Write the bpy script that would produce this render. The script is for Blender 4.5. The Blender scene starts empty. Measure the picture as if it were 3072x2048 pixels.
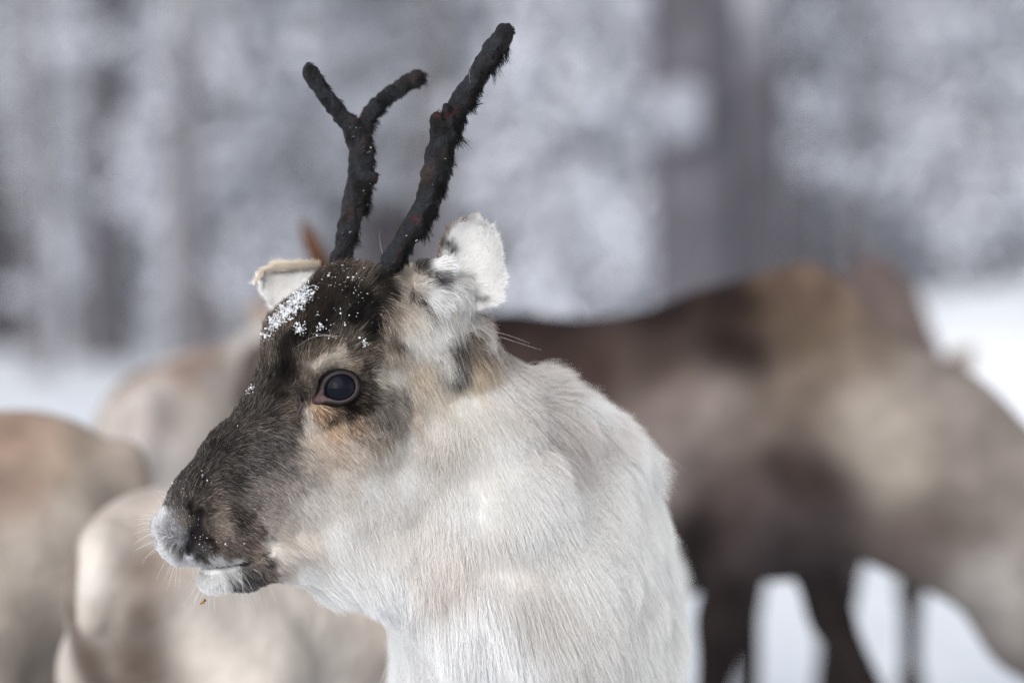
import bpy, math, random
import numpy as np
from mathutils import Vector, kdtree

rng = np.random.default_rng(7)
random.seed(7)
SC = bpy.context.scene
COL = SC.collection

# ------------------------------------------------------------------ camera
CAM_Z, CAM_Y = 1.13, -4.032
PITCH = math.radians(1.263)
CPX = 36.0 / 135.0 / 3072.0            # tangent per photograph pixel
FOCUS = 4.02
cam_d = bpy.data.cameras.new("camera")
cam = bpy.data.objects.new("camera", cam_d)
COL.objects.link(cam)
cam.location = (0, CAM_Y, CAM_Z)
cam.rotation_euler = (math.radians(90) - PITCH, 0, 0)
cam_d.lens = 135
cam_d.sensor_width = 36
cam_d.clip_start = 0.1
cam_d.clip_end = 1500
cam_d.dof.use_dof = True
cam_d.dof.focus_distance = FOCUS
cam_d.dof.aperture_fstop = 2.4
cam_d.dof.aperture_blades = 0
SC.camera = cam

# ------------------------------------------------------------------ sky and sun (overcast)
SUN_EL, SUN_AZ = 26.0, 203.0           # azimuth clockwise from +Y: from behind the camera, a little left
w = bpy.data.worlds.new("World")
SC.world = w
w.use_nodes = True
nt = w.node_tree
bg = nt.nodes["Background"]
sky = nt.nodes.new("ShaderNodeTexSky")
sky.sky_type = 'NISHITA'
sky.sun_disc = False
sky.sun_elevation = math.radians(SUN_EL)
sky.sun_rotation = math.radians(SUN_AZ)
sky.dust_density = 1.0
sky.air_density = 1.0
hs = nt.nodes.new("ShaderNodeHueSaturation")
hs.inputs["Saturation"].default_value = 0.34
nt.links.new(sky.outputs["Color"], hs.inputs["Color"])
nt.links.new(hs.outputs["Color"], bg.inputs["Color"])
bg.inputs["Strength"].default_value = 0.15
sun_d = bpy.data.lights.new("sun", 'SUN')
sun_d.energy = 1.5
sun_d.angle = math.radians(100)
sun_d.color = (1.0, 0.955, 0.905)
sun = bpy.data.objects.new("sun", sun_d)
COL.objects.link(sun)
_el, _az = math.radians(SUN_EL), math.radians(SUN_AZ)
_sd = Vector((math.sin(_az) * math.cos(_el), math.cos(_az) * math.cos(_el), math.sin(_el)))
sun.rotation_euler = _sd.to_track_quat('Z', 'Y').to_euler()

SC.view_settings.view_transform = 'Standard'
SC.view_settings.look = 'None'
SC.view_settings.exposure = 0.80
SC.view_settings.gamma = 1.0
SC.view_settings.use_curve_mapping = False
SC.render.engine = 'CYCLES'
SC.cycles.use_denoising = True
SC.cycles.denoising_input_passes = 'RGB_ALBEDO_NORMAL'
SC.cycles.denoising_prefilter = 'NONE'
SC.cycles.use_adaptive_sampling = False
SC.cycles.max_bounces = 5
SC.cycles.diffuse_bounces = 3
SC.cycles.glossy_bounces = 3
SC.cycles_curves.shape = 'RIBBONS'
SC.cycles_curves.subdivisions = 1

# ------------------------------------------------------------------ measuring: photograph pixel <-> place
CP = np.array([0, CAM_Y, CAM_Z])
FW = np.array([0, math.cos(PITCH), -math.sin(PITCH)])
UP = np.array([0, math.sin(PITCH), math.cos(PITCH)])
RT = np.array([1.0, 0, 0])

def ray(px, py):
    return FW + RT * ((px - 1536) * CPX) + UP * ((1024 - py) * CPX)

def at(px, py, y):
    """point on the vertical plane world-y = y that the photograph shows at this pixel"""
    r = ray(px, py)
    return CP + r * ((y - CAM_Y) / r[1])

def proj(P):
    d = np.asarray(P) - CP
    z = d @ FW
    return 1536 + (d @ RT) / z / CPX, 1024 - (d @ UP) / z / CPX

YAW = math.radians(22)
HB = np.array([math.cos(YAW), math.sin(YAW), 0.0])      # backwards along the head
HL = np.array([math.sin(YAW), -math.cos(YAW), 0.0])     # towards the near (left) side of the head
HO = at(954, 1160, 0.055)

def H(px, py, lat=0.0):
    """point of the head at this pixel, lat metres off the head's middle plane"""
    r = ray(px, py)
    o = HO + HL * lat
    return CP + r * (((o - CP) @ HL) / (r @ HL))

def mirror(P):
    P = np.asarray(P)
    return P - 2 * ((P - HO) @ HL)[..., None] * HL

# ------------------------------------------------------------------ helpers
def link(o, parent=None):
    COL.objects.link(o)
    if parent is not None:
        o.parent = parent
    return o

def tag(o, label=None, cat=None, group=None, kind=None):
    if label: o["label"] = label
    if cat: o["category"] = cat
    if group: o["group"] = group
    if kind: o["kind"] = kind
    return o

def empty(name, loc):
    o = bpy.data.objects.new(name, None)
    o.empty_display_size = 0.1
    o.location = loc
    return link(o)

def mesh_obj(name, V, F, mat, parent=None, col=None, smooth=True):
    """V in world coordinates; a parented part is shifted so that it stays where it is"""
    me = bpy.data.meshes.new(name)
    V = np.asarray(V, dtype=float)
    F = [tuple(int(i) for i in f) for f in F] if not isinstance(F, np.ndarray) else F.tolist()
    me.from_pydata(V.tolist(), [], F)
    if smooth:
        me.polygons.foreach_set("use_smooth", np.ones(len(me.polygons), dtype=bool))
    if col is not None:
        a = me.attributes.new("col", 'FLOAT_COLOR', 'POINT')
        c = np.ones((len(V), 4), dtype=np.float32); c[:, :3] = col
        a.data.foreach_set("color", c.ravel())
    me.materials.append(mat)
    me.update()
    o = bpy.data.objects.new(name, me)
    link(o, parent)
    if parent is not None:
        off = Vector((0, 0, 0)); p = parent
        while p is not None:
            off = off + p.location; p = p.parent
        o.location = -off
    return o

def curves_obj(name, P, R, C, mat, parent=None):
    """P (N,K,3) strands, R (N,K) radii, C (N,K,3) colours"""
    N, K, _ = P.shape
    cu = bpy.data.hair_curves.new(name)
    cu.add_curves([K] * N)
    cu.attributes["position"].data.foreach_set("vector", P.astype(np.float32).ravel())
    ra = cu.attributes.get("radius") or cu.attributes.new("radius", 'FLOAT', 'POINT')
    ra.data.foreach_set("value", R.astype(np.float32).ravel())
    a = cu.attributes.new("col", 'FLOAT_COLOR', 'POINT')
    c = np.ones((N * K, 4), dtype=np.float32); c[:, :3] = C.reshape(-1, 3)
    a.data.foreach_set("color", c.ravel())
    cu.materials.append(mat)
    o = bpy.data.objects.new(name, cu)
    link(o, parent)
    if parent is not None:
        off = Vector((0, 0, 0)); p = parent
        while p is not None:
            off = off + p.location; p = p.parent
        o.location = -off
    return o

def s2l(c):
    c = np.asarray(c, dtype=float) / 255.0
    return np.where(c <= 0.04045, c / 12.92, ((c + 0.055) / 1.055) ** 2.4)

def nrm(v):
    return v / np.maximum(np.linalg.norm(v, axis=-1, keepdims=True), 1e-9)

_nd = np.random.default_rng(3)
_ND = nrm(_nd.normal(size=(24, 3))); _NP = _nd.uniform(0, 6.28, 24); _NF = _nd.uniform(0.5, 1.6, 24)
def noise(P, freq, seed=0):
    """smooth pseudo-random field in about -1..1"""
    out = np.zeros(len(P))
    for i in range(7):
        j = (i * 5 + seed * 7) % 24
        ph = P @ _ND[j] * freq * _NF[j] + _NP[(j + seed) % 24]
        out += np.sin(ph + 1.7 * np.sin(P @ _ND[(j + 9) % 24] * freq * 0.7 + seed))
    return out / 3.2

# ------------------------------------------------------------------ materials
def mat_new(name):
    m = bpy.data.materials.new(name); m.use_nodes = True
    return m, m.node_tree, m.node_tree.nodes["Principled BSDF"]

def mat_attr(name, rough=0.7, spec=0.2, noise_amt=0.0, scale=40.0, bump=0.0, bscale=120.0):
    m, t, b = mat_new(name)
    a = t.nodes.new("ShaderNodeAttribute"); a.attribute_name = "col"
    out = a.outputs["Color"]
    if noise_amt > 0:
        n = t.nodes.new("ShaderNodeTexNoise"); n.inputs["Scale"].default_value = scale
        n.inputs["Detail"].default_value = 6
        tc = t.nodes.new("ShaderNodeTexCoord"); t.links.new(tc.outputs["Object"], n.inputs["Vector"])
        r = t.nodes.new("ShaderNodeMapRange")
        r.inputs["From Min"].default_value = 0.3; r.inputs["From Max"].default_value = 0.7
        r.inputs["To Min"].default_value = 1 - noise_amt; r.inputs["To Max"].default_value = 1 + noise_amt
        t.links.new(n.outputs["Fac"], r.inputs["Value"])
        mx = t.nodes.new("ShaderNodeVectorMath"); mx.operation = 'SCALE'
        t.links.new(out, mx.inputs[0]); t.links.new(r.outputs["Result"], mx.inputs["Scale"])
        out = mx.outputs["Vector"]
    t.links.new(out, b.inputs["Base Color"])
    b.inputs["Roughness"].default_value = rough
    b.inputs["Specular IOR Level"].default_value = spec
    if bump > 0:
        n = t.nodes.new("ShaderNodeTexNoise"); n.inputs["Scale"].default_value = bscale; n.inputs["Detail"].default_value = 8
        tc = t.nodes.new("ShaderNodeTexCoord"); t.links.new(tc.outputs["Object"], n.inputs["Vector"])
        bp = t.nodes.new("ShaderNodeBump"); bp.inputs["Strength"].default_value = bump; bp.inputs["Distance"].default_value = 0.01
        t.links.new(n.outputs["Fac"], bp.inputs["Height"]); t.links.new(bp.outputs["Normal"], b.inputs["Normal"])
    return m

M_SKIN = mat_attr("hide", 0.85, 0.1)
M_FUR = mat_attr("fur", 0.55, 0.12)
M_VELVET = mat_attr("antler_velvet", 0.75, 0.25, 0.35, 160, 0.8, 260)
M_LID = mat_attr("eyelid_skin", 0.38, 0.45, 0.12, 300, 0.25, 700)
M_COAT = mat_attr("coat", 0.9, 0.05, 0.18, 14, 0.6, 45)
M_BARK = mat_attr("frosted_bark", 0.9, 0.1, 0.3, 6, 0.8, 12)
M_NEEDLE = mat_attr("frosted_needles", 0.8, 0.1)
M_CRUMB = mat_attr("crumb", 0.7, 0.2, 0.3, 500)

def snow_mat(name, scale, bump, dim=1.0):
    m, t, b = mat_new(name)
    b.inputs["Base Color"].default_value = (0.84, 0.86, 0.90, 1)
    b.inputs["Roughness"].default_value = 0.6
    b.inputs["Specular IOR Level"].default_value = 0.3
    tc = t.nodes.new("ShaderNodeTexCoord")
    n = t.nodes.new("ShaderNodeTexNoise"); n.inputs["Scale"].default_value = scale; n.inputs["Detail"].default_value = 8
    t.links.new(tc.outputs["Object"], n.inputs["Vector"])
    r = t.nodes.new("ShaderNodeValToRGB")
    r.color_ramp.elements[0].position = 0.3; r.color_ramp.elements[0].color = (0.74 * dim, 0.77 * dim, 0.83 * dim, 1)
    r.color_ramp.elements[1].position = 0.6; r.color_ramp.elements[1].color = (0.86 * dim, 0.875 * dim, 0.90 * dim, 1)
    t.links.new(n.outputs["Fac"], r.inputs["Fac"]); t.links.new(r.outputs["Color"], b.inputs["Base Color"])
    bp = t.nodes.new("ShaderNodeBump"); bp.inputs["Strength"].default_value = bump; bp.inputs["Distance"].default_value = 0.05
    t.links.new(n.outputs["Fac"], bp.inputs["Height"]); t.links.new(bp.outputs["Normal"], b.inputs["Normal"])
    return m
M_SNOW = snow_mat("trodden_snow", 2.2, 0.6, 0.86)
M_FLAKE = snow_mat("fresh_snow", 300, 0.3, 0.80)

def eye_mat():
    m, t, b = mat_new("eyeball")
    b.inputs["Base Color"].default_value = (0.004, 0.005, 0.009, 1)
    b.inputs["Roughness"].default_value = 0.0
    b.inputs["IOR"].default_value = 1.20
    return m
M_EYE = eye_mat()

# ------------------------------------------------------------------ implicit surfaces -> one continuous mesh
class Field:
    def __init__(self, xs, ys, zs):
        self.ax = [np.asarray(a, dtype=np.float32) for a in (xs, ys, zs)]
        self.F = np.full([len(a) for a in self.ax], 0.25, dtype=np.float32)
    def _box(self, lo, hi):
        sl = []
        for a, l, h in zip(self.ax, lo, hi):
            i0 = max(int(np.searchsorted(a, l)) - 1, 0); i1 = min(int(np.searchsorted(a, h)) + 1, len(a))
            sl.append(slice(i0, i1))
        return tuple(sl)
    def _pts(self, sl):
        return np.meshgrid(self.ax[0][sl[0]], self.ax[1][sl[1]], self.ax[2][sl[2]], indexing='ij', sparse=True)
    def cone(self, A, B, ra, rb, k=0.02, lat=None, sub=False, m=0.05):
        """rounded elliptic cone A->B; ra, rb = (radius in the plane, radius along lat) at the ends"""
        A = np.asarray(A, float); B = np.asarray(B, float)
        ra = np.atleast_1d(ra).astype(float); rb = np.atleast_1d(rb).astype(float)
        if len(ra) == 1: ra = np.repeat(ra, 2)
        if len(rb) == 1: rb = np.repeat(rb, 2)
        R = max(ra.max(), rb.max()) + m
        sl = self._box(np.minimum(A, B) - R, np.maximum(A, B) + R)
        if any(s.stop - s.start < 1 for s in sl): return
        X, Y, Z = self._pts(sl)
        ab = B - A; L2 = max(float(ab @ ab), 1e-12)
        t = np.clip(((X - A[0]) * ab[0] + (Y - A[1]) * ab[1] + (Z - A[2]) * ab[2]) / L2, 0, 1)
        dx = X - (A[0] + t * ab[0]); dy = Y - (A[1] + t * ab[1]); dz = Z - (A[2] + t * ab[2])
        d2 = dx * dx + dy * dy + dz * dz
        rv = ra[0] + t * (rb[0] - ra[0])
        if lat is None:
            D = np.sqrt(d2) - rv
        else:
            rw = ra[1] + t * (rb[1] - ra[1])
            wv = dx * lat[0] + dy * lat[1] + dz * lat[2]
            pv2 = np.maximum(d2 - wv * wv, 0)
            kk = np.sqrt(pv2 / rv ** 2 + wv ** 2 / rw ** 2) + 1e-5
            g = np.sqrt(pv2 / rv ** 4 + wv ** 2 / rw ** 4) / kk + 1e-4
            D = (kk - 1) / g
        self.add(sl, D, k, sub)
    def add(self, sl, D, k, sub=False):
        F = self.F[sl]
        if sub:
            D = -D
            h = np.clip(0.5 - 0.5 * (F - D) / k, 0, 1)
            self.F[sl] = F * (1 - h) + D * h + k * h * (1 - h)
        else:
            h = np.clip(0.5 + 0.5 * (F - D) / k, 0, 1)
            self.F[sl] = F * (1 - h) + D * h - k * h * (1 - h)
    def chain(self, pts, radii, **kw):
        for i in range(len(pts) - 1):
            self.cone(pts[i], pts[i + 1], radii[i], radii[i + 1], **kw)
    def mesh(self):
        F = self.F; nx, ny, nz = F.shape
        ins = F < 0
        s = np.zeros((nx - 1, ny - 1, nz - 1), dtype=np.int8)
        for i in (0, 1):
            for j in (0, 1):
                for k in (0, 1):
                    s += ins[i:nx - 1 + i, j:ny - 1 + j, k:nz - 1 + k]
        act = (s > 0) & (s < 8)
        ci = np.argwhere(act)
        idx = np.full(act.shape, -1, dtype=np.int64); idx[act] = np.arange(len(ci))
        acc = np.zeros((len(ci), 3)); cnt = np.zeros(len(ci))
        cor = [(i, j, k) for i in (0, 1) for j in (0, 1) for k in (0, 1)]
        for a in cor:
            for d in range(3):
                if a[d]: continue
                b = list(a); b[d] = 1
                ia = ci + np.array(a); ib = ci + np.array(b)
                fa = F[tuple(ia.T)]; fb = F[tuple(ib.T)]
                mk = (fa < 0) != (fb < 0)
                t = np.where(mk, fa / np.where(mk, fa - fb, 1), 0)
                pa = np.stack([self.ax[q][ia[:, q]] for q in range(3)], 1)
                pb = np.stack([self.ax[q][ib[:, q]] for q in range(3)], 1)
                p = pa + (pb - pa) * t[:, None]
                acc[mk] += p[mk]; cnt[mk] += 1
        V = acc / cnt[:, None]
        quads = []
        for d in range(3):
            o1, o2 = [(1, 2), (2, 0), (0, 1)][d]
            sl0 = [slice(None)] * 3; sl1 = [slice(None)] * 3
            sl0[d] = slice(0, -1); sl1[d] = slice(1, None)
            A = ins[tuple(sl0)]; B = ins[tuple(sl1)]
            e = np.argwhere(A != B)
            ok = (e[:, o1] > 0) & (e[:, o2] > 0) & (e[:, o1] < F.shape[o1] - 1) & (e[:, o2] < F.shape[o2] - 1)
            e = e[ok]
            fl = A[tuple(e.T)]
            def cell(a, b):
                c = e.copy(); c[:, o1] -= a; c[:, o2] -= b
                return idx[tuple(c.T)]
            q = np.stack([cell(1, 1), cell(0, 1), cell(0, 0), cell(1, 0)], 1)
            q[~fl] = q[~fl][:, ::-1]
            quads.append(q)
        Q = np.concatenate(quads)
        return V, Q

def smooth_mesh(V, Q, it=2, lam=0.5):
    V = V.copy()
    for _ in range(it):
        acc = np.zeros_like(V); c = np.zeros(len(V))
        for i in range(4):
            a, b = Q[:, i], Q[:, (i + 1) % 4]
            np.add.at(acc, a, V[b]); np.add.at(c, a, 1)
            np.add.at(acc, b, V[a]); np.add.at(c, b, 1)
        V += lam * (acc / np.maximum(c, 1)[:, None] - V)
    return V

def vnormals(V, Q):
    n = np.cross(V[Q[:, 2]] - V[Q[:, 0]], V[Q[:, 3]] - V[Q[:, 1]])
    N = np.zeros_like(V)
    for i in range(Q.shape[1]):
        np.add.at(N, Q[:, i], n)
    return nrm(N)

# ------------------------------------------------------------------ look-up of coat values from a chart of points
def chart(PX, PY, pts, vals, power=5.0, soft=6.0):
    """inverse-distance interpolation of vals given at chart points (profile pixels)"""
    pts = np.asarray(pts, float); vals = np.asarray(vals, float)
    out = np.empty((len(PX), vals.shape[1]))
    for s in range(0, len(PX), 20000):
        e = s + 20000
        d2 = (PX[s:e, None] - pts[None, :, 0]) ** 2 + (PY[s:e, None] - pts[None, :, 1]) ** 2
        wgt = 1.0 / (d2 + soft ** 2) ** (power / 2)
        out[s:e] = (wgt @ vals) / wgt.sum(1, keepdims=True)
    return out

# ------------------------------------------------------------------ fur growing
def sample(V, Q, n, dens):
    tri = np.concatenate([Q[:, [0, 1, 2]], Q[:, [0, 2, 3]]]) if Q.shape[1] == 4 else Q
    a = V[tri[:, 0]]; b = V[tri[:, 1]]; c = V[tri[:, 2]]
    ar = np.linalg.norm(np.cross(b - a, c - a), axis=1) * 0.5
    wgt = ar * dens[tri].mean(1)
    p = wgt / wgt.sum()
    ti = rng.choice(len(tri), n, p=p)
    u = rng.random(n); v = rng.random(n); f = u + v > 1
    u[f] = 1 - u[f]; v[f] = 1 - v[f]
    return tri[ti], np.stack([1 - u - v, u, v], 1)

def bary(A, tri, bc):
    return (A[tri] * bc[:, :, None]).sum(1)

def strands(root, N, D, L, lift, rad, col, K=5, clump=0.5, clump_mm=6.0, jit=0.18, wave=0.1, sag=0.0, tipcol=1.25, rootcol=0.6):
    """root (n,3), N normals, D lay direction (n,3), L length, lift 0..1, rad, col (n,3)"""
    n = len(root)
    T = D - (D * N).sum(1, keepdims=True) * N
    T = nrm(T + 1e-6)
    sw = np.stack([noise(root, 55, 1), noise(root, 55, 2), noise(root, 55, 3)], 1) * wave
    T = nrm(T + sw + rng.normal(size=(n, 3)) * jit)
    lf = np.clip(lift + rng.normal(size=n) * 0.07, 0.02, 1)[:, None]
    d0 = nrm(T * (1 - lf) + N * lf * 1.6)
    d1 = nrm(T + N * lf * (0.35 + 2.2 * np.maximum(lf - 0.45, 0)))
    L = L * rng.uniform(0.7, 1.15, n) * (1 + 0.25 * noise(root, 90, 2))
    P = np.empty((n, K, 3)); P[:, 0] = root - N * 0.001
    g = np.array([0, 0, -1.0])
    for k in range(1, K):
        t = k / (K - 1)
        d = nrm(d0 * (1 - t) + d1 * t + g * (sag * t) + rng.normal(size=(n, 3)) * 0.05)
        P[:, k] = P[:, k - 1] + d * (L / (K - 1))[:, None]
    if clump > 0:
        area = max(n * (clump_mm * 0.001) ** 2, 1)
        ng = int(np.clip(n / 14, 50, 40000))
        gi = rng.choice(n, ng, replace=False)
        kd = kdtree.KDTree(ng)
        for i, q in enumerate(gi): kd.insert(root[q], i)
        kd.balance()
        near = np.fromiter((gi[kd.find(r)[1]] for r in root), dtype=np.int64, count=n)
        far = np.linalg.norm(root - root[near], axis=1)
        ok = (far < clump_mm * 0.001)[:, None]
        for k in range(1, K):
            t = (k / (K - 1)) ** 1.5
            tgt = P[near, k] + (root - root[near]) * 0.15
            P[:, k] += np.where(ok, (tgt - P[:, k]) * (clump * t), 0)
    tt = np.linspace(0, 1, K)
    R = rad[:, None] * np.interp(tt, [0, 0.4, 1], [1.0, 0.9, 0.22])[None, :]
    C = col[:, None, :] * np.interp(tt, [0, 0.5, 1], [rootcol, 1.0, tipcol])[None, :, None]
    return P, R, np.clip(C, 0, 0.92)

# =================================================================== THE SETTING
def make_ground():
    # one sheet, finer near the herd, out to the horizon; trodden hollows, a bank rising to the right behind the herd
    def axis(lim, fine, step):
        a = [0.0]; s = step
        while a[-1] < lim:
            if a[-1] > fine: s *= 1.18
            a.append(a[-1] + s)
        a = np.array(a)
        return np.concatenate([-a[::-1], a[1:]])
    xs = axis(420, 8, 0.22); ys = axis(640, 14, 0.25)
    X, Y = np.meshgrid(xs, ys, indexing='ij')
    P = np.stack([X.ravel(), Y.ravel(), np.zeros(X.size)], 1)
    near = np.exp(-np.hypot(P[:, 0], P[:, 1]) / 25)
    z = 0.028 * noise(P, 2.2, 1) * near + 0.018 * noise(P, 5.5, 4) * near + 0.05 * noise(P, 0.35, 2) * np.clip(np.hypot(P[:, 0], P[:, 1]) / 20, 0, 1)
    z -= 0.05
    P[:, 2] = z
    n1, n2 = X.shape
    i = np.arange(n1 * n2).reshape(n1, n2)
    Q = np.stack([i[:-1, :-1].ravel(), i[1:, :-1].ravel(), i[1:, 1:].ravel(), i[:-1, 1:].ravel()], 1)
    o = mesh_obj("snow_ground", P, Q, M_SNOW)
    o["kind"] = "structure"
make_ground()

def tube(pts, radii, n=8, seed=0):
    pts = np.asarray(pts, float); V = []; Fc = []
    rr = np.random.default_rng(seed)
    for i, p in enumerate(pts):
        d = pts[min(i + 1, len(pts) - 1)] - pts[max(i - 1, 0)]
        d = d / np.linalg.norm(d)
        a = np.cross(d, [0.3, 0.9, 0.1]); a /= np.linalg.norm(a); b = np.cross(d, a)
        for k in range(n):
            an = 2 * math.pi * k / n
            V.append(p + (a * math.cos(an) + b * math.sin(an)) * radii[i] * rr.uniform(0.9, 1.1))
    for i in range(len(pts) - 1):
        for k in range(n):
            Fc.append((i * n + k, i * n + (k + 1) % n, (i + 1) * n + (k + 1) % n, (i + 1) * n + k))
    return V, Fc

def tree_meshes(seed, height, r0, low, dark, spread, nlimb, bark):
    """trunk mesh (with limbs) and crown mesh (snow-laden needle clumps) of one kind of tree, base at the origin"""
    rr = np.random.default_rng(seed)
    TV, TF = [], []
    hs_ = np.linspace(0, height, 12)
    bend = np.stack([np.sin(hs_ * 0.35 + seed) * 0.10, np.cos(hs_ * 0.3 + seed * 2) * 0.08, hs_], 1)
    bend[:, :2] -= bend[0, :2]
    rad = r0 * (1 - 0.93 * (hs_ / height)) * np.where(hs_ < 0.4, 1.25, 1)
    v, f = tube(bend, rad, 12, seed); TV += v; TF += f
    CV, CF, CC = [], [], []
    for i in range(nlimb):
        z = low + (height * 0.97 - low) * (i + rr.random()) / nlimb
        az = rr.uniform(0, 2 * math.pi)
        c = np.array([np.interp(z, hs_, bend[:, 0]), np.interp(z, hs_, bend[:, 1]), z])
        ln = spread * (1 - 0.75 * (z / height)) * rr.uniform(0.6, 1.15)
        pts = []
        for t in np.linspace(0, 1, 5):
            pts.append(c + np.array([math.cos(az), math.sin(az), 0]) * ln * t + np.array([0, 0, (0.12 * t - 0.42 * t * t) * ln]))
        v, f = tube(pts, np.linspace(0.035, 0.008, 5) * (r0 / 0.18), 5, seed + i)
        b0 = len(TV); TV += v; TF += [tuple(q + b0 for q in g) for g in f]
        ncl = int(7 + ln * 7)
        for j in range(ncl):
            t = rr.uniform(0.15, 1.05)
            p = c + np.array([math.cos(az), math.sin(az), 0]) * ln * t + np.array([0, 0, (0.12 * t - 0.42 * t * t) * ln])
            p = p + rr.normal(size=3) * np.array([0.12, 0.12, 0.06]) * (0.5 + t)
            for q in range(9):
                cen = p + rr.normal(size=3) * np.array([0.12, 0.12, 0.07])
                sz = rr.uniform(0.04, 0.11)
                a = nrm(rr.normal(size=3)); bb = nrm(np.cross(a, rr.normal(size=3)))
                b0 = len(CV)
                CV += [cen - a * sz - bb * sz * 0.5, cen + a * sz * 0.3 - bb * sz * 0.7, cen + a * sz + bb * sz * 0.4, cen - a * sz * 0.4 + bb * sz * 0.7]
                CF.append((b0, b0 + 1, b0 + 2, b0 + 3))
                if rr.random() < dark:
                    cc = np.array([0.07, 0.075, 0.07]) * rr.uniform(0.6, 1.5)
                else:
                    cc = np.array([0.585, 0.605, 0.665]) * rr.uniform(0.9, 1.08)
                CC += [cc] * 4
    TV = np.array(TV); b = np.array(bark)
    tc = np.tile(b, (len(TV), 1)) * (1 + 0.25 * noise(TV, 9, seed % 5))[:, None]
    snowy = (noise(TV, 3.0, (seed + 2) % 5) > 0.75)
    tc[snowy] = tc[snowy] * 0.4 + np.array([0.7, 0.72, 0.78]) * 0.6
    def me(name, V, F, C, mat):
        m = bpy.data.meshes.new(name); m.from_pydata(np.asarray(V).tolist(), [], F)
        a = m.attributes.new("col", 'FLOAT_COLOR', 'POINT')
        c = np.ones((len(V), 4), dtype=np.float32); c[:, :3] = np.clip(C, 0, 0.9)
        a.data.foreach_set("color", c.ravel()); m.materials.append(mat); m.update()
        return m
    return me("trunk", TV, TF, tc, M_BARK), me("crown", CV, CF, np.array(CC), M_NEEDLE)

KINDS = {
    'spruce': tree_meshes(11, 14.0, 0.12, 0.3, 0.05, 0.95, 150, (0.10, 0.085, 0.09)),
    'pine':   tree_meshes(23, 14.0, 0.17, 2.2, 0.08, 1.2, 90, (0.085, 0.07, 0.075)),
    'birch':  tree_meshes(37, 12.0, 0.08, 0.8, 0.03, 0.75, 130, (0.16, 0.14, 0.15)),
    'stout':  tree_meshes(41, 13.0, 0.25, 3.2, 0.12, 1.2, 50, (0.085, 0.082, 0.094)),
    'bare':   tree_meshes(71, 14.0, 0.13, 6.5, 0.05, 1.2, 40, (0.15, 0.145, 0.16)),
    'dark':   tree_meshes(59, 12.0, 0.18, 0.8, 0.75, 2.3, 60, (0.06, 0.05, 0.05)),
}
def tree(kind, X, Y, s, rz, label, group=None):
    name = {'birch': 'frosted_birch_tree', 'dark': 'spruce_tree', 'bare': 'slender_tree'}.get(kind, 'snowy_pine_tree' if kind in ('pine', 'stout') else 'snowy_spruce_tree')
    o = empty(name, (X, Y, -0.12))
    o.rotation_euler = (0, 0, rz); o.scale = (s, s, s)
    tag(o, label, "tree", group)
    for nm, me in zip(("trunk", "crown"), KINDS[kind]):
        link(bpy.data.objects.new(nm, me), o)
    return o

def gx(px, d):      # world x of a pixel column at distance d from the camera
    return (px - 1536) * CPX * d
# trees one can tell apart
stout = tree('stout', gx(2110, 19), CAM_Y + 19, 1.0, 0.4, "stout dark pine trunk with a snow clump, behind the brown-backed reindeer")
tree('stout', gx(2395, 27), CAM_Y + 27, 0.55, 2.2, "slender dark trunk just right of the stout pine")
tree('stout', gx(325, 43), CAM_Y + 43, 1.05, 1.1, "dark pine trunk standing in open snow at far left")
tree('birch', gx(640, 40), CAM_Y + 40, 1.2, 5.0, "pale grey frosted tree between the left dark trunk and the antlers")
tree('spruce', gx(2960, 36), CAM_Y + 36, 0.95, 0.2, "snow covered spruce at the right edge above the bright snow")
tree('birch', gx(1750, 34), CAM_Y + 34, 1.1, 3.3, "pale frosted tree right of the taller antler tip")
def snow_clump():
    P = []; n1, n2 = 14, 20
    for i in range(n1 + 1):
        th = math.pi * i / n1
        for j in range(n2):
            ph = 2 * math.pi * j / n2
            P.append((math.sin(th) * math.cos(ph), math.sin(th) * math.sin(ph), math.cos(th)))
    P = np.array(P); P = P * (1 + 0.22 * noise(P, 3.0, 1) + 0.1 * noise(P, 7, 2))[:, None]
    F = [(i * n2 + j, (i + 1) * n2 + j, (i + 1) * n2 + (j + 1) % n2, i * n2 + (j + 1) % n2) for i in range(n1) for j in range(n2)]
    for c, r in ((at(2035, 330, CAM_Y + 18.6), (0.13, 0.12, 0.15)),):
        me_o = mesh_obj("snow_clump", P * np.array(r) + c, F, M_NEEDLE, None, np.tile([0.27, 0.28, 0.32], (len(P), 1)))  # white snow coloured dark grey: its shade is put into the colour
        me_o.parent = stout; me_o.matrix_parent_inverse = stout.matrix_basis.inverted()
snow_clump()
def snow_bank():
    # a low bank of drifted snow behind the herd on the right
    xs = np.linspace(-1, 1, 40); ys = np.linspace(-1, 1, 26)
    X, Y = np.meshgrid(xs, ys, indexing='ij')
    P = np.stack([X.ravel(), Y.ravel(), np.zeros(X.size)], 1)
    h = np.clip(1 - P[:, 0] ** 2, 0, 1) ** 0.7 * np.clip(1 - P[:, 1] ** 2, 0, 1) ** 0.7
    P[:, 2] = h * (1.0 + 0.18 * noise(P, 5, 1)) - 0.12
    P[:, 0] = P[:, 0] * 2.6 + gx(3190, 27); P[:, 1] = P[:, 1] * 2.2 + CAM_Y + 27
    i = np.arange(X.size).reshape(X.shape)
    Q = np.stack([i[:-1, :-1].ravel(), i[1:, :-1].ravel(), i[1:, 1:].ravel(), i[:-1, 1:].ravel()], 1)
    mesh_obj("snow_bank", P, Q, M_SNOW)["kind"] = "structure"
snow_bank()
tree('stout', gx(2250, 25), CAM_Y + 25, 1.0, 4.0, "grey trunk half hidden behind the stout pine, left of the slender trunk")
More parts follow.
